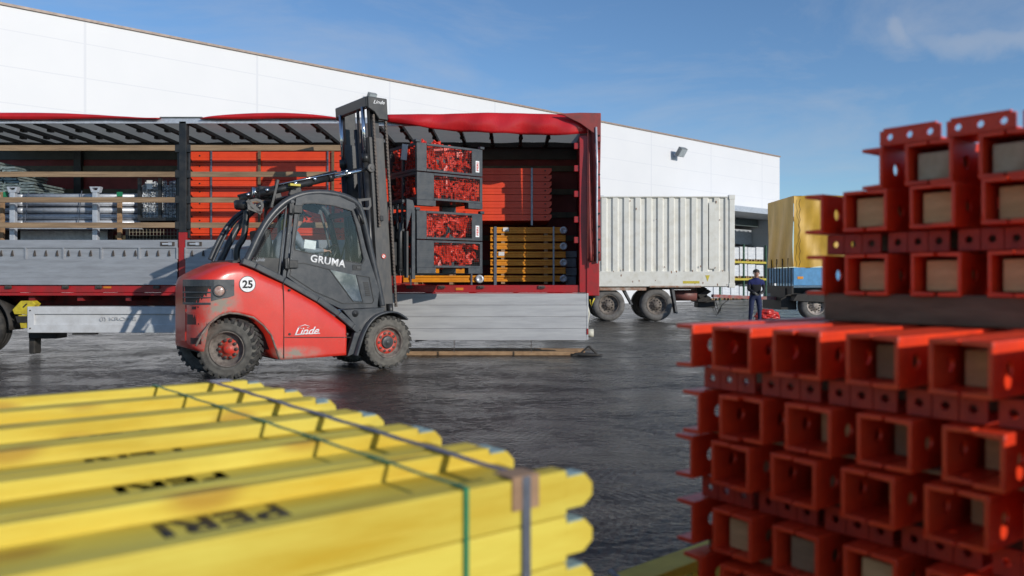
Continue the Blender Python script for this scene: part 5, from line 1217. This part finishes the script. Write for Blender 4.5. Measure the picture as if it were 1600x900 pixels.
b.sheet(gr); b.sheet([[(-.99 + .09 * j / 3, .70 + .075 * i / 4 * (1 - .12 * j), 2.262 - .012 * j) for j in range(4)] for i in range(-4, 5)]); rel(b).build('cap', M_cap, drv, solid=.008)
b = MB(); gr = [[tuple(Matrix.Translation((-1.115, .7, 2.235)) @ Vector((.098 * math.sin(a) * math.cos(t), .092 * math.sin(a) * math.sin(t), .09 * math.cos(a)))) for t in [R(80) + R(200) * k / 12 for k in range(13)]] for a in [R(70) + R(45) * j / 5 for j in range(6)]]
b.sheet(gr); rel(b).build('hair', M_hair, drv, solid=.01)

# ================================================================== PLANKS ON THE GROUND
for i, (ya, pa) in enumerate(((14.35, 'rear'), (14.1, 'middle'), (13.85, 'front'))):
    x0, x1 = wX(560, ya), wX(914 - 5 * i, ya); b = MB(); b.box(x0, x1, ya, ya + .14, .0, .075 - .004 * i); o = at0(b, 'timber_plank', M_wood, 'long pale timber plank on the wet ground, %s one of three' % pa, 'plank', 'timber planks on the ground', bevel=.006)
    o.rotation_euler = (0, 0, R(-1.2 + .5 * i))
e = empty('strap_bundle', (wX(918, 13.8), 13.8, 0)); tag(e, 'black rubber strap and buckle lying at the end of the planks', 'strap')
b = MB(); b.prism([(-.30, .0), (.22, .0), (.12, .04), (-.2, .05)], 'y', -.1, .1); b.bar((-.12, 0, .04), (.02, -.02, .17), .05, .03); b.bar((.02, -.02, .17), (.16, .02, .03), .05, .03); b.tube([(-.3, -.05, .03), (-.1, -.12, .02), (.15, -.1, .02), (.25, 0, .02)], .015, 6); b.build('strap', M_dark, e, bevel=.01)
b = MB(); b.box(-.03, .05, -.04, .03, .09, .12); b.build('buckle', M_iron, e)

# ================================================================== YELLOW GIRDER STACK (front left)
A = R(37.3); SX, SY, SZ = .145, 1.425, .972
SM = Matrix.Translation((SX, SY, 0)) @ Matrix.Rotation(A, 4, 'Z')
PIT, LH, GL, NG = .2700, .0805, 3.3, 6
def ygirder():
    e = empty('formwork_girder'); h = LH - .002
    tag(e, 'x', 'girder', 'yellow girders in the strapped stack')
    def flange(y0, y1):
        b = MB(); n = 30
        b.box(-GL, -.062, y0, y1, 0, h)
        pts = [(-.064, .010), (-.022, .010), (.0, .026), (.0, h - .030), (-.018, h - .011), (-.064, h - .012)]
        b.prism(pts, 'y', y0 + .001, y1 - .001); return b
    flange(0, .040).build('flange', M_yel, e, bevel=.003); flange(PIT - .040, PIT - .003).build('flange', M_yel, e, bevel=.003)
    b = MB(); b.box(-GL, -.045, .0405, PIT - .0405, .018, .048); b.build('web', M_yel, e)
    b = MB()
    for y0 in (.002, PIT - .038): b.box(-.0575, -.022, y0 + .001, y0 + .034, h - .0118, h - .009)
    islands(b, 'end_sheen', M_yend, e)  # bluish sheen on the tenon tops, put into the strip colour
    return e
YG0 = ygirder(); rown = ['front', 'second', 'third', 'fourth', 'fifth', 'rearmost']; laynm = ['top', 'second', 'third', 'fourth']
first = True; rn = random.Random(9)
for lay in range(4):
    for j in range(NG):
        o = YG0 if first else copy_tree(YG0); first = False
        dx = rn.uniform(-.012, .012) if j else 0.0
        loc = SM @ Vector((dx, j * PIT, SZ - LH * (lay + 1)))
        place(o, loc, A, 'yellow wooden girder, %s row of the strapped stack, %s layer' % (rown[j], laynm[lay]), 'girder', 'yellow girders in the strapped stack')
        if lay == 0:
            tx = text('PERI', .185, .085, M_ink, o, Matrix.Translation((-.595, .170, .0487)) @ Matrix.Rotation(PI, 4, 'Z'), 'stamped_lettering', bold=.03, ext=.0006, spacing=1.05)
for xx, nm_ in ((-.45, 'right'), (-1.6, 'middle'), (-2.8, 'left')):
    b = MB(); b.box(xx - .06, xx + .06, 0, PIT * NG - .01, .0, SZ - LH * 4 - .002); o = b.build('timber_bearer', M_dkwood); o.location = SM @ Vector((0, 0, 0)); o.rotation_euler = (0, 0, A); tag(o, 'dark timber bearer under the %s part of the yellow girder stack' % nm_, 'timber')
# straps
def gstrap(xa, wd, m, name, label, th=.0015, skew=0.0):
    b = MB(); n = NG; D_ = PIT * NG - .003
    pts = [(-.004, SZ - LH * 4), (-.004, SZ + .002)]
    for j in range(NG):
        pts += [(j * PIT + .03, SZ + .0025), (j * PIT + .14, SZ + .0006), (j * PIT + PIT - .035, SZ + .0025)]
    pts += [(D_ + .004, SZ + .002), (D_ + .004, SZ - LH * 4)]
    gr = []
    for (y, z) in pts:
        x = xa + skew * y; gr.append([(x - wd / 2, y, z), (x + wd / 2, y, z)])
    b.sheet(gr, 0, False); b.v = [SM @ v for v in b.v]; c = SM @ Vector((xa, 0, SZ - LH * 4)); b.v = [v - c for v in b.v]
    o = b.build(name, m, solid=th * 2); o.location = c; tag(o, label, 'strap')
gstrap(-.155, .017, M_steel_s, 'steel_strap', 'blue-grey steel strap round the yellow girder stack over the cardboard corner', .001, -.02)
gstrap(-.275, .0085, M_green_s, 'plastic_strap', 'thin green plastic strap round the yellow girder stack', .001, -.05)
for y, k, nm_ in ((0, -1, 'front'), (PIT * NG - .003, 1, 'rear')):
    b = MB(); th = .003
    b.box(-.03, .03, -.0 if k < 0 else -.05, .05 if k < 0 else 0, .001, .001 + th)
    b.box(-.028, .028, min(0, k * th) , max(0, k * th), -.052, .004); o = b.build('corner_protector', M_card if k < 0 else mat('corner_grey', (.42, .40, .40)), bevel=.001)
    # strap lies over it
    o.location = SM @ Vector((-.155, y + k * .0005, SZ + .0005 - .0008)); o.rotation_euler = (0, 0, A); tag(o, '%s edge protector under the steel strap on the %s edge of the yellow stack' % ('brown cardboard' if k < 0 else 'pale grey', nm_), 'protector')

# ================================================================== RED WALER STACKS (front right)
RB = Vector((.416, 2.0, 0)); RA = R(37.2); RM = Matrix.Translation(RB) @ Matrix.Rotation(RA, 4, 'Z')
HH = .104
def holed(b, x0, x1, z0, z1, y0, y1, r, nseg=14):
    """plate in the xz plane (thickness y0..y1) with one round hole"""
    cx_, cz_ = (x0 + x1) / 2, (z0 + z1) / 2; w_, h_ = (x1 - x0) / 2, (z1 - z0) / 2
    o_ = [(cx_ + w_ * a, cz_ + h_ * c) for a, c in ((1, 0), (1, .5), (1, 1), (.5, 1), (0, 1), (-.5, 1), (-1, 1), (-1, .5), (-1, 0), (-1, -.5), (-1, -1), (-.5, -1), (0, -1), (.5, -1), (1, -1), (1, -.5))]
    i_ = [(cx_ + r * math.cos(PI * k / 8), cz_ + r * math.sin(PI * k / 8)) for k in range(16)]
    b.ring(o_, i_, 'y', y0, y1)
def channel_mesh(s, Lr):
    """web at y=0 side, flanges pointing to s"""
    b = MB(); t = .009
    x = 0.0
    holed(b, 0, .145, t, HH - t, min(0, s * t), max(0, s * t), .0155); holed(b, .145, .29, t, HH - t, min(0, s * t), max(0, s * t), .014)
    b.box(.29, Lr, min(0, s * t), max(0, s * t), t, HH - t)
    for z0 in (0, HH - t): b.box(0, Lr, min(0, s * .054), max(0, s * .054), z0, z0 + t)
    return b
def waler(L_, name='steel_waler'):
    e = empty(name)
    for s, y in ((1, -.052), (-1, -.108)):      # +y side = towards the left/away from camera in the row
        o = channel_mesh(s, L_).build('channel', M_wred, e, bevel=.002); o.location = (0, y, 0)
    b = MB(); b.box(.20, .22, -.1075, -.0525, .02, HH - .02); b.box(L_ - .3, L_ - .28, -.1075, -.0525, .02, HH - .02); b.build('spacer', M_wred, e)
    b = MB(); b.box(.32, .40, -.1075, -.0525, .008, HH - .008); b.build('web_stiffener', M_wred, e)
    return e
PW = .1695
WL0 = None
tz = [1.087, .925, .812, .648, .525]
tn = ['top', 'second', 'third', 'fourth', 'fifth']; cn = ['leftmost', 'second from the left', 'third from the left', 'fourth from the left', 'fifth from the left', 'rightmost']
rn = random.Random(4); rowoff = [0, -.018, 0.008, 0.012, -.022]
def put(o, x, y, z, label, cat, group, rot=0):
    p = RM @ Vector((x, y, z)); place(o, p, RA + rot, label, cat, group)
LOW_L = 1.25; wal = waler(LOW_L)
first = True
for t, z in enumerate(tz):
    for c in range(5 if t < 4 else 5):
        o = wal if first else copy_tree(wal); first = False
        put(o, .012 * rn.uniform(-1, 1) + (0.0), -PW * c + .0 - rowoff[t] * -1, z, 'red double-channel steel waler, %s tier of the lower stack, %s' % (tn[t], cn[c]), 'steel beam', 'red walers in the lower stack')
# timber blocks seen inside the boxes
def tblock(x, y, z, w_, h_, l_, m, label, group='timber blocks in the red walers'):
    b = MB(); b.box(0, l_, -w_ / 2, w_ / 2, 0, h_); o = b.build('timber_block', m, bevel=.003); put(o, x, y, z, label, 'timber', group)
for t, z in enumerate(tz):
    for c in range(4):
        if (t, c) in ((0, 0), (0, 1), (1, 0)): continue
        dpt = {0: .07, 1: .11, 2: .12, 3: .035, 4: .05}[t] + .02 * rn.random()
        tblock(dpt, -PW * (c + 1) + rowoff[t] , z + .010, .072, .070, .30, M_wood2 if rn.random() < .6 else M_wood, 'timber block in the %s box, %s tier of the lower red stack' % (ORD[c], tn[t]))
# connector plates between tiers (rows of tabs with holes)
M_wshade = mat('shaded_plate_red', (0.50, 0.030, 0.012), (0.30, 0.022, 0.014), 14, 0.55)  # waler red darkened in the colour, for the deep shade between tiers
def tabs(z0, z1, y0, n, w_, x0, nm_, lean=0.0, col=M_wshade, rows_=1):
    h = z1 - z0
    for i in range(n):
        b = MB(); k = 3; cw = (w_ - .018) / k
        for q in range(k): 
            bb = MB(); holed(bb, q * cw, (q + 1) * cw - .002, 0, h, -.004, .004, .0085)
            bb.v = [Vector((-v.y, -v.x, v.z)) for v in bb.v]; b.add(bb.v, bb.f)
        b.box(-.0, .11, -(w_ - .02), 0, -.001, .006 if h > .03 else .004); o = b.build('connector_plate', col, bevel=.001)
        put(o, x0, y0 - i * w_, z0, 'red perforated plate, %s %s' % (ORD[i], nm_), 'plate', 'red connector plates')
tabs(tz[1] + HH + .003, tz[0] - .003, -.035, 5, PW, .06, 'between the top tiers, lower stack')
tabs(tz[3] + HH + .003, tz[2] - .003, -.02, 5, PW, .07, 'between tiers three and four, lower stack')
for t in (1, 3): 
    for x in (.25, .9):
        b = MB(); b.box(x, x + .08, -PW * 5, -.02, 0, .052); o = b.build('timber_spacer', M_dkwood); put(o, 0, 0, tz[t] + HH + .002, 'dark timber spacer %s between tiers %s of the lower red stack' % ('near the front' if x < .5 else 'near the back', 'one and two' if t == 1 else 'three and four'), 'timber', None)
for t, (za, zb) in (('second and third', (tz[2] + HH + .001, tz[1] - .001)), ('fourth and fifth', (tz[4] + HH + .001, tz[3] - .001))):
    b = MB(); b.box(.08, .16, -PW * 5, -.03, 0, zb - za); o = b.build('timber_lath', M_wood); put(o, 0, 0, za, 'thin timber lath between the %s tiers of the lower red stack' % t, 'timber', None)
b = MB(); b.box(.1, .2, -PW * 5, 0.0, 0, tz[4] - .41); b.box(.9, 1.0, -PW * 5, 0, 0, tz[4] - .41); o = b.build('timber_bearer', M_dkwood); put(o, 0, 0, .405, 'dark timber bearers under the lower red stack', 'timber', None)
# upper stack on a thick timber
UX = .40
b = MB(); b.box(0, .12, -.80, -.145, 0, .072); o = b.build('timber_beam', M_dkwood, bevel=.004); put(o, UX + .01, 0, tz[0] + HH + .002, 'thick dark timber beam between the lower and upper red stacks', 'timber', None)
b = MB(); b.box(0, .12, -.80, -.145, 0, .072); o = b.build('timber_beam', M_dkwood, bevel=.004); put(o, UX + .7, 0, tz[0] + HH + .002, 'second thick timber beam at the back between the lower and upper red stacks', 'timber', None)
uz = [1.262, 1.425]
for t, z in enumerate(uz):
    for c in range(4):
        o = copy_tree(wal); put(o, UX + .01 * rn.uniform(-1, 1), -.105 - PW * c + (0 if t == 0 else .008), z, 'red double-channel steel waler, %s tier of the upper stack, %s' % (['lower', 'middle'][t], cn[c]), 'steel beam', 'red walers in the upper stack')
for t, z in enumerate(uz):
    for c in range(3):
        tblock(UX + .03, -.105 - PW * (c + 1) + (0 if t == 0 else .008), z + .012, .078, .074, .3, M_wood2, 'timber block in the %s box, %s tier of the upper red stack' % (ORD[c], ['lower', 'middle'][t]))
tabs(uz[0] + HH + .004, uz[1] - .004, -.13, 4, PW, UX + .055, 'between the lower tiers, upper stack')
for x in (.2, .8):
    b = MB(); b.box(x, x + .08, -.76, -.12, 0, uz[1] - uz[0] - HH - .004); o = b.build('timber_spacer', M_dkwood); put(o, UX, 0, uz[0] + HH + .002, 'dark timber spacer %s between tiers of the upper red stack' % ('near the front' if x < .5 else 'near the back'), 'timber', None)
z3 = uz[1] + HH + .003
for c in range(3):
    o = copy_tree(wal); put(o, UX + .02, -.249 - PW * c, z3, 'red double-channel steel waler, highest tier of the upper stack, %s' % cn[c], 'steel beam', 'red walers in the upper stack')
for c in range(2):
    tblock(UX + .04, -.249 - PW * (c + 1), z3 + .012, .078, .066, .3, mat('pale_timber_end', (.50, .40, .27), (.36, .26, .16), 12, .8, bump=.2), 'pale timber block in the %s box, highest tier of the upper red stack' % ORD[c])
for c in range(3):
    e = empty('head_plate'); tag(e, 'x', 'plate')
    b = MB(); k = 3; w_ = .148; cw = w_ / k
    for q in range(k):
        bb = MB(); holed(bb, q * cw, (q + 1) * cw, .005, .038, -.005, .005, .0085); bb.v = [Vector((-v.y, -v.x, v.z)) for v in bb.v]; b.add(bb.v, bb.f)
    b.box(-.005, .005, -w_, 0, 0, .005); b.box(-.005, .005, -w_ + .009, -.009, .038, .044)
    b.build('upright_plate', M_wred, e, bevel=.001); b = MB(); b.box(.0052, .12, -w_, 0, 0, .006); b.build('base_plate', M_wred, e)
    put(e, UX + .03, -.291 - .163 * c, z3 + HH + .002, 'upright red plate with three holes on top of the red stack, %s' % cn[c], 'plate', 'upright red head plates')
b = MB(); p0, p1 = RM @ Vector((UX + .35, -.02, uz[1] + HH)), RM @ Vector((UX + .30, -.24, z3 + .05)); b.tube([Vector((0, 0, 0)), p1 - p0], .006, 8); o = b.build('tie_rod', M_dark); o.location = p0; tag(o, 'thin dark tie rod leaning against the upper red stack', 'rod')
# yellow lattice girder and loose red channel under the stack
e = empty('lattice_girder'); tag(e, 'low yellow perforated girder lying under the red stack', 'girder')
b = MB(); L_ = 2.2
b.box(0, L_, -.05, .05, .40 - .035, .40); b.box(0, L_, -.05, .05, .16, .20); b.build('chord', M_lyel, e, bevel=.004)
b = MB()
for i in range(14):
    x = i * .16; b.bar((x, 0, .20), (x + .08, 0, .365), .03, .03); b.bar((x + .08, 0, .365), (x + .16, 0, .20), .03, .03)
b.build('lattice', M_lyel, e)
e.location = (.30, 2.38, 0); e.rotation_euler = (0, 0, R(41))
e2 = copy_tree(e); e2.location = (.42, 2.16, 0); e2['label'] = 'low yellow perforated girder under the red stack, nearer the camera'
for k_, (x, y) in enumerate(((.5, 2.4), (1.5, 3.2))):
    b = MB(); b.box(-.06, .06, -.4, .25, 0, .158); o = b.build('timber_bearer', M_dkwood); o.location = (x, y, 0); o.rotation_euler = (0, 0, R(41)); tag(o, 'dark timber bearer on the ground under the yellow lattice girders, %s' % ('near end' if k_ == 0 else 'far end'), 'timber')
b = MB(); b.tube([(.30, 2.44, .412), (.335, 2.33, .413), (.42, 2.22, .412), (.50, 2.12, .41)], .008, 8); b.v = [v - Vector((.3, 2.44, .4)) for v in b.v]; o = b.build('rope', M_rope); o.location = (.3, 2.44, .4); tag(o, 'grey twisted rope lying over the yellow lattice girders', 'rope')
b = MB(); b.box(0, 1.2, -.1, 0, 0, .007); b.box(0, 1.2, -.007, 0, -.05, 0); b.box(0, 1.2, -.1, -.093, -.05, 0); o = b.build('loose_channel', M_wred, bevel=.002); o.location = (.36, 1.87, .475); o.rotation_euler = (0, 0, R(40)); tag(o, 'loose red steel channel lying flat below the lower red stack', 'steel beam')
b = MB(); b.box(.1, .2, -.2, .2, 0, .42); o = b.build('timber_bearer', M_dkwood); o.location = (.45, 1.9, 0); o.rotation_euler = (0, 0, R(40)); tag(o, 'timber support under the loose red channel', 'timber')

# ================================================================== WHITE CONTAINER ON ITS TRAILER
YC = 25.4
cX = lambda px: wX(px, YC)
cZ = lambda py: wZ(py, YC)
ct = empty('container_trailer', (cX(1000), YC + 1.2, 0)); tag(ct, 'chassis trailer with dirty grey wheels under the white container', 'trailer'); CO = Vector(ct.location)
def cb(b, name, m, par=None, **k):
    o = b.build(name, m, par or ct, **k)
    if par is None: o.location = (-CO.x, -CO.y, 0)
    return o
b = MB(); 
for y in (YC + .7, YC + 1.6): b.box(cX(780), cX(1110), y, y + .15, 1.0, 1.16) 
b.box(cX(1015), cX(1095), YC - .02, YC + 2.4, cZ(449), cZ(443.5) - .06); b.box(cX(937), cX(1010), YC + .02, YC + .1, .98, 1.07); cb(b, 'chassis', mat('chassis_rusty', (.30, .16, .10), (.45, .4, .34), 6, .8))
for px in (878, 952, 1027): 
    w_ = road_wheel(ct, (cX(px), YC + .3, .52), .52, .38, mat('dusty_tyre', (.16, .15, .14), (.09, .085, .08), 7, .9), off=(-CO.x, -CO.y, 0))
    road_wheel(ct, (cX(px), YC + 2.1, .52), .52, .38, MC['dusty_tyre'], off=(-CO.x, -CO.y, 0), dirn=1)
b = MB()
for x0, x1, y0, y1 in ((972, 990, 449, 476), (1050, 1060, 449, 490)):
    b.prism([(cX(x0), cZ(y0)), (cX(x0 + 4), cZ(y0)), (cX(x1), cZ(y1)), (cX(x1 - 3), cZ(y1))], 'y', YC + .1, YC + .5)
[setattr(o, 'location', (-CO.x, -CO.y, 0)) for o in islands(b, 'mud_flap', mat('flap_grey', (.12, .12, .12)), ct)]
b = MB(); b.tube([(cX(1059), YC + .6, cZ(462)), (cX(1094), YC + .6, cZ(462))], .18, 18); cb(b, 'air_tank', mat('tank_dull_red', (.22, .08, .07), (.15, .07, .06)))
b = MB(); b.box(cX(1097), cX(1112), YC + .6, YC + 1.6, cZ(473), cZ(450)); b.bar((cX(1095), YC + 1, cZ(456)), (cX(1120), YC + 1, cZ(470)), .2); b.box(cX(1099), cX(1126), YC + .7, YC + 1.3, cZ(482), cZ(470)); b.prism([(cX(1095), cZ(460)), (cX(1112), cZ(452)), (cX(1118), cZ(456)), (cX(1100), cZ(468))], 'y', YC + .5, YC + .58); cb(b, 'coupling', M_dark, bevel=.02)
b = MB(); 
for k in range(3): b.tube([(cX(1122 + k * 3), YC + .8, cZ(470)), (cX(1124 + k * 4), YC + .8, cZ(485)), (cX(1129 + k * 3), YC + .8, cZ(495 - 3 * k)), (cX(1138), YC + .8, cZ(478)), (cX(1150), YC + .8, cZ(468))], .012, 6)
cb(b, 'air_hose', M_black)
# container
cn_ = empty('shipping_container', (cX(930), YC + 1.22, 1.1)); tag(cn_, 'white corrugated shipping container with rust spots behind the red trailer', 'container'); CO2 = Vector(cn_.location)
x0, x1, z0, z1 = cX(790), cX(1148), cZ(449) + .03, cZ(306)
def c2(b, name, m, **k): b.v = [v - CO2 for v in b.v]; return b.build(name, m, cn_, **k)
b = MB(); step = cX(1017.6) - cX(1000); dpt = .05
xs_ = []; x = x1 - .12; k = 0
xs = x1 - .14; pts = []
while xs > x0 + .2:
    pts += [(xs, 0), (xs - step * .42, 0), (xs - step * .55, dpt), (xs - step * .87, dpt)]; xs -= step
pts = [(px, YC + .02 + d) for px, d in pts]
zb_, zt_ = cZ(424), cZ(308.5)
b.sheet([[(p[0], p[1], z) for z in (zb_, zt_)] for p in pts], 0, False); c2(b, 'side_wall', M_cream)
b = MB(); b.box(x0, x1 - .19, YC, YC + .1, zb_ - .001, z0); b.box(x0, x1 - .19, YC, YC + .1, zt_, z1 - .01); b.box(x0, x0 + .15, YC, YC + .15, z0, z1 - .01); b.box(x1 - .17, x1, YC - .01, YC + .16, z0 - .03, z1 + .02); b.build
c2(b, 'frame', M_cream, bevel=.01)
b = MB(); b.box(x0, x1 - .01, YC + .1, YC + 2.44, z1 - .05, z1 - .012); b.box(x1 - .06, x1 - .02, YC + .16, YC + 2.42, z0, z1 - .05); b.box(x0, x1 - .05, YC + .12, YC + 2.42, z0 - .02, z0 + .03); b.box(x0, x1 - .05, YC + 2.40, YC + 2.44, z0 + .03, z1 - .05); c2(b, 'shell', M_cream)
b = MB()
for (z) in (z0 - .04, z1 - .11): b.box(x1 - .19, x1 + .012, YC - .022, YC + .18, z, z + .14)
b.v = [v - CO2 for v in b.v]; islands(b, 'corner_casting', M_cream, cn_, bevel=.012)
b = MB(); b.prism([(cX(1102), cZ(430)), (cX(1109), cZ(430)), (cX(1105.5), cZ(440))], 'y', YC - .006, YC - .001); b.box(cX(1067), cX(1093), YC - .005, YC - .001, cZ(443), cZ(439)); c2(b, 'yellow_mark', M_hiyel)
b = MB(); rn = random.Random(2)
for i in range(30):
    x = rn.uniform(x0 + 2.8, x1 - .05); z = rn.choice((z0 + .12, zb_ + .05, rn.uniform(z0, z1))) + rn.uniform(-.08, .08); s = rn.uniform(.008, .028)
    b.prism([(x + s * rn.uniform(.4, 1) * math.cos(t), z + s * rn.uniform(.5, 2.2) * math.sin(t)) for t in [PI / 4 * q for q in range(8)]], 'y', YC - .004, YC - .0008 if z < zb_ else YC + .018)
c2(b, 'rust_spot', M_rust)
b = MB(); b.box(cX(1108), cX(1119), YC + .012, YC + .019, cZ(420), cZ(316)); c2(b, 'flat_panel', M_cream, bevel=.004)
b = MB(); b.tube([(cX(970), YC + .8, z1 - .03), (cX(970), YC + .8, z1 + .06)], .17, 12); b.tube([(cX(941), YC + .8, z1 - .03), (cX(941), YC + .8, z1 + .08)], .15, 12); c2(b, 'roof_vent', M_galv)

# ================================================================== YELLOW TARPAULIN TRAILER
YT = 25.6
yX = lambda px: wX(px, YT)
yZ = lambda py: wZ(py, YT)
yt = empty('tarpaulin_trailer', (yX(1380), YT + 1.25, 0)); tag(yt, 'blue trailer under a yellow tarpaulin, half hidden by the red steel stack', 'trailer'); YO = Vector(yt.location)
def yb(b, name, m, **k):
    o = b.build(name, m, yt, **k); o.location = (-YO.x, -YO.y, 0); return o
x0, x1 = yX(1240), yX(1560); zt, zb = yZ(306), yZ(417)
b = MB(); gr = []
for i in range(60):
    x = lerp(x0, x1, i / 59); gr.append([(x, YT - .02 + .035 * math.sin(x * 7 + j * .7) * (1 - .4 * j / 10) + .015 * math.sin(x * 19 - j), lerp(zb, zt, j / 10) + (.03 * math.sin(x * 5.2) if j == 0 else 0)) for j in range(11)])
b.sheet(gr)
gr = []
for i in range(30):
    y = lerp(YT - .02, YT + 2.5, i / 29); gr.append([(x0 - .02 + .03 * math.sin(y * 6 + j * .6) * (.2 + .8 * (1 - j / 10)), y, lerp(zb, zt, j / 10)) for j in range(11)])
b.sheet(gr); b.add([(x0 - .02, YT - .02, zt), (x1, YT - .02, zt), (x1, YT + 2.5, zt - .02), (x0 - .02, YT + 2.5, zt)], [(0, 1, 2, 3)]); yb(b, 'tarpaulin', M_ytarp)
b = MB(); b.box(x0, x1, YT, YT + .06, yZ(446), yZ(418)); b.box(x0, x0 + .06, YT + .061, YT + 2.48, yZ(443), yZ(418)); yb(b, 'board', M_blue, bevel=.01)
b = MB(); b.box(yX(1246), yX(1255), YT - .008, YT - .001, yZ(436), yZ(432)); yb(b, 'board_sticker', M_orange)
b = MB()
for i in range(9): y = YT + .12 + i * .28; b.box(x0 - .05, x0 - .02, y, y + .02, yZ(450), yZ(403 if i % 2 else 418))
b.box(x0 - .06, x0, YT, YT + 2.45, yZ(460), yZ(447)); yb(b, 'tarp_lacing', M_dark)
b = MB(); pts = []
for i in range(14): pts.append((yX(1248) + (.025 if i % 2 else -.02), YT - .07, lerp(zb, zt - .1, i / 13)))
b.tube(pts, .008, 6); yb(b, 'lacing_rope', M_dark)
b = MB(); b.box(x0 - .1, x1, YT + .5, YT + 2.0, .75, 1.05); b.prism([(yX(1238), yZ(470)), (yX(1244), yZ(460)), (yX(1300), yZ(456)), (yX(1300), yZ(472))], 'y', YT - .1, YT + .4); b.box(x0 - .3, x0 + .2, YT + .3, YT + 2.2, .35, .75); yb(b, 'chassis', M_dark)
for px in (1275, 1480): road_wheel(yt, (yX(px), YT + .15, .50), .50, .38, mat('grey_tyre', (.13, .125, .12), (.08, .08, .075), 7, .9), mat('rim_pale', (.42, .38, .34), (.25, .2, .17), 12, .7), off=(-YO.x, -YO.y, 0))
b = MB(); b.bar((cX(1112), YC + .2 - .3, yZ(462)), (yX(1243), YT + 1.0, yZ(468)), .12, .10); yb(b, 'drawbar', mat('drawbar_red', (.30, .06, .05), (.22, .2, .19), 5, .7))
# red machine under the drawbar
e = empty('red_bag', (wX(1199, 24.2), 24.2, 0)); tag(e, 'bright red crumpled tarpaulin bundle on the ground under the drawbar', 'bundle')
bm = bmesh.new(); bmesh.ops.create_icosphere(bm, subdivisions=4, radius=1)
for v in bm.verts:
    c = v.co; f = 1 + .10 * math.sin(c.x * 9 + c.z * 5) * math.cos(c.y * 8) + .05 * math.sin(c.z * 17 + c.x * 6)
    v.co = Vector((c.x * .36 * f, c.y * .3 * f, max(-.0, .20 + c.z * .23 * f)))
me = bpy.data.meshes.new('cover'); bm.to_mesh(me); bm.free(); me.materials.append(mat('bag_red', (.66, .03, .02), (.35, .02, .02), 8, .4, bump=.6, bscale=12)); o = bpy.data.objects.new('cover', me); C.objects.link(o); o.parent = e
b = MB(); b.tube([(-.3, -.3, .08), (0, -.33, .16), (.3, -.28, .1)], .015, 6); b.build('cord', M_dark, e)

YG0.name = 'formwork_girder'
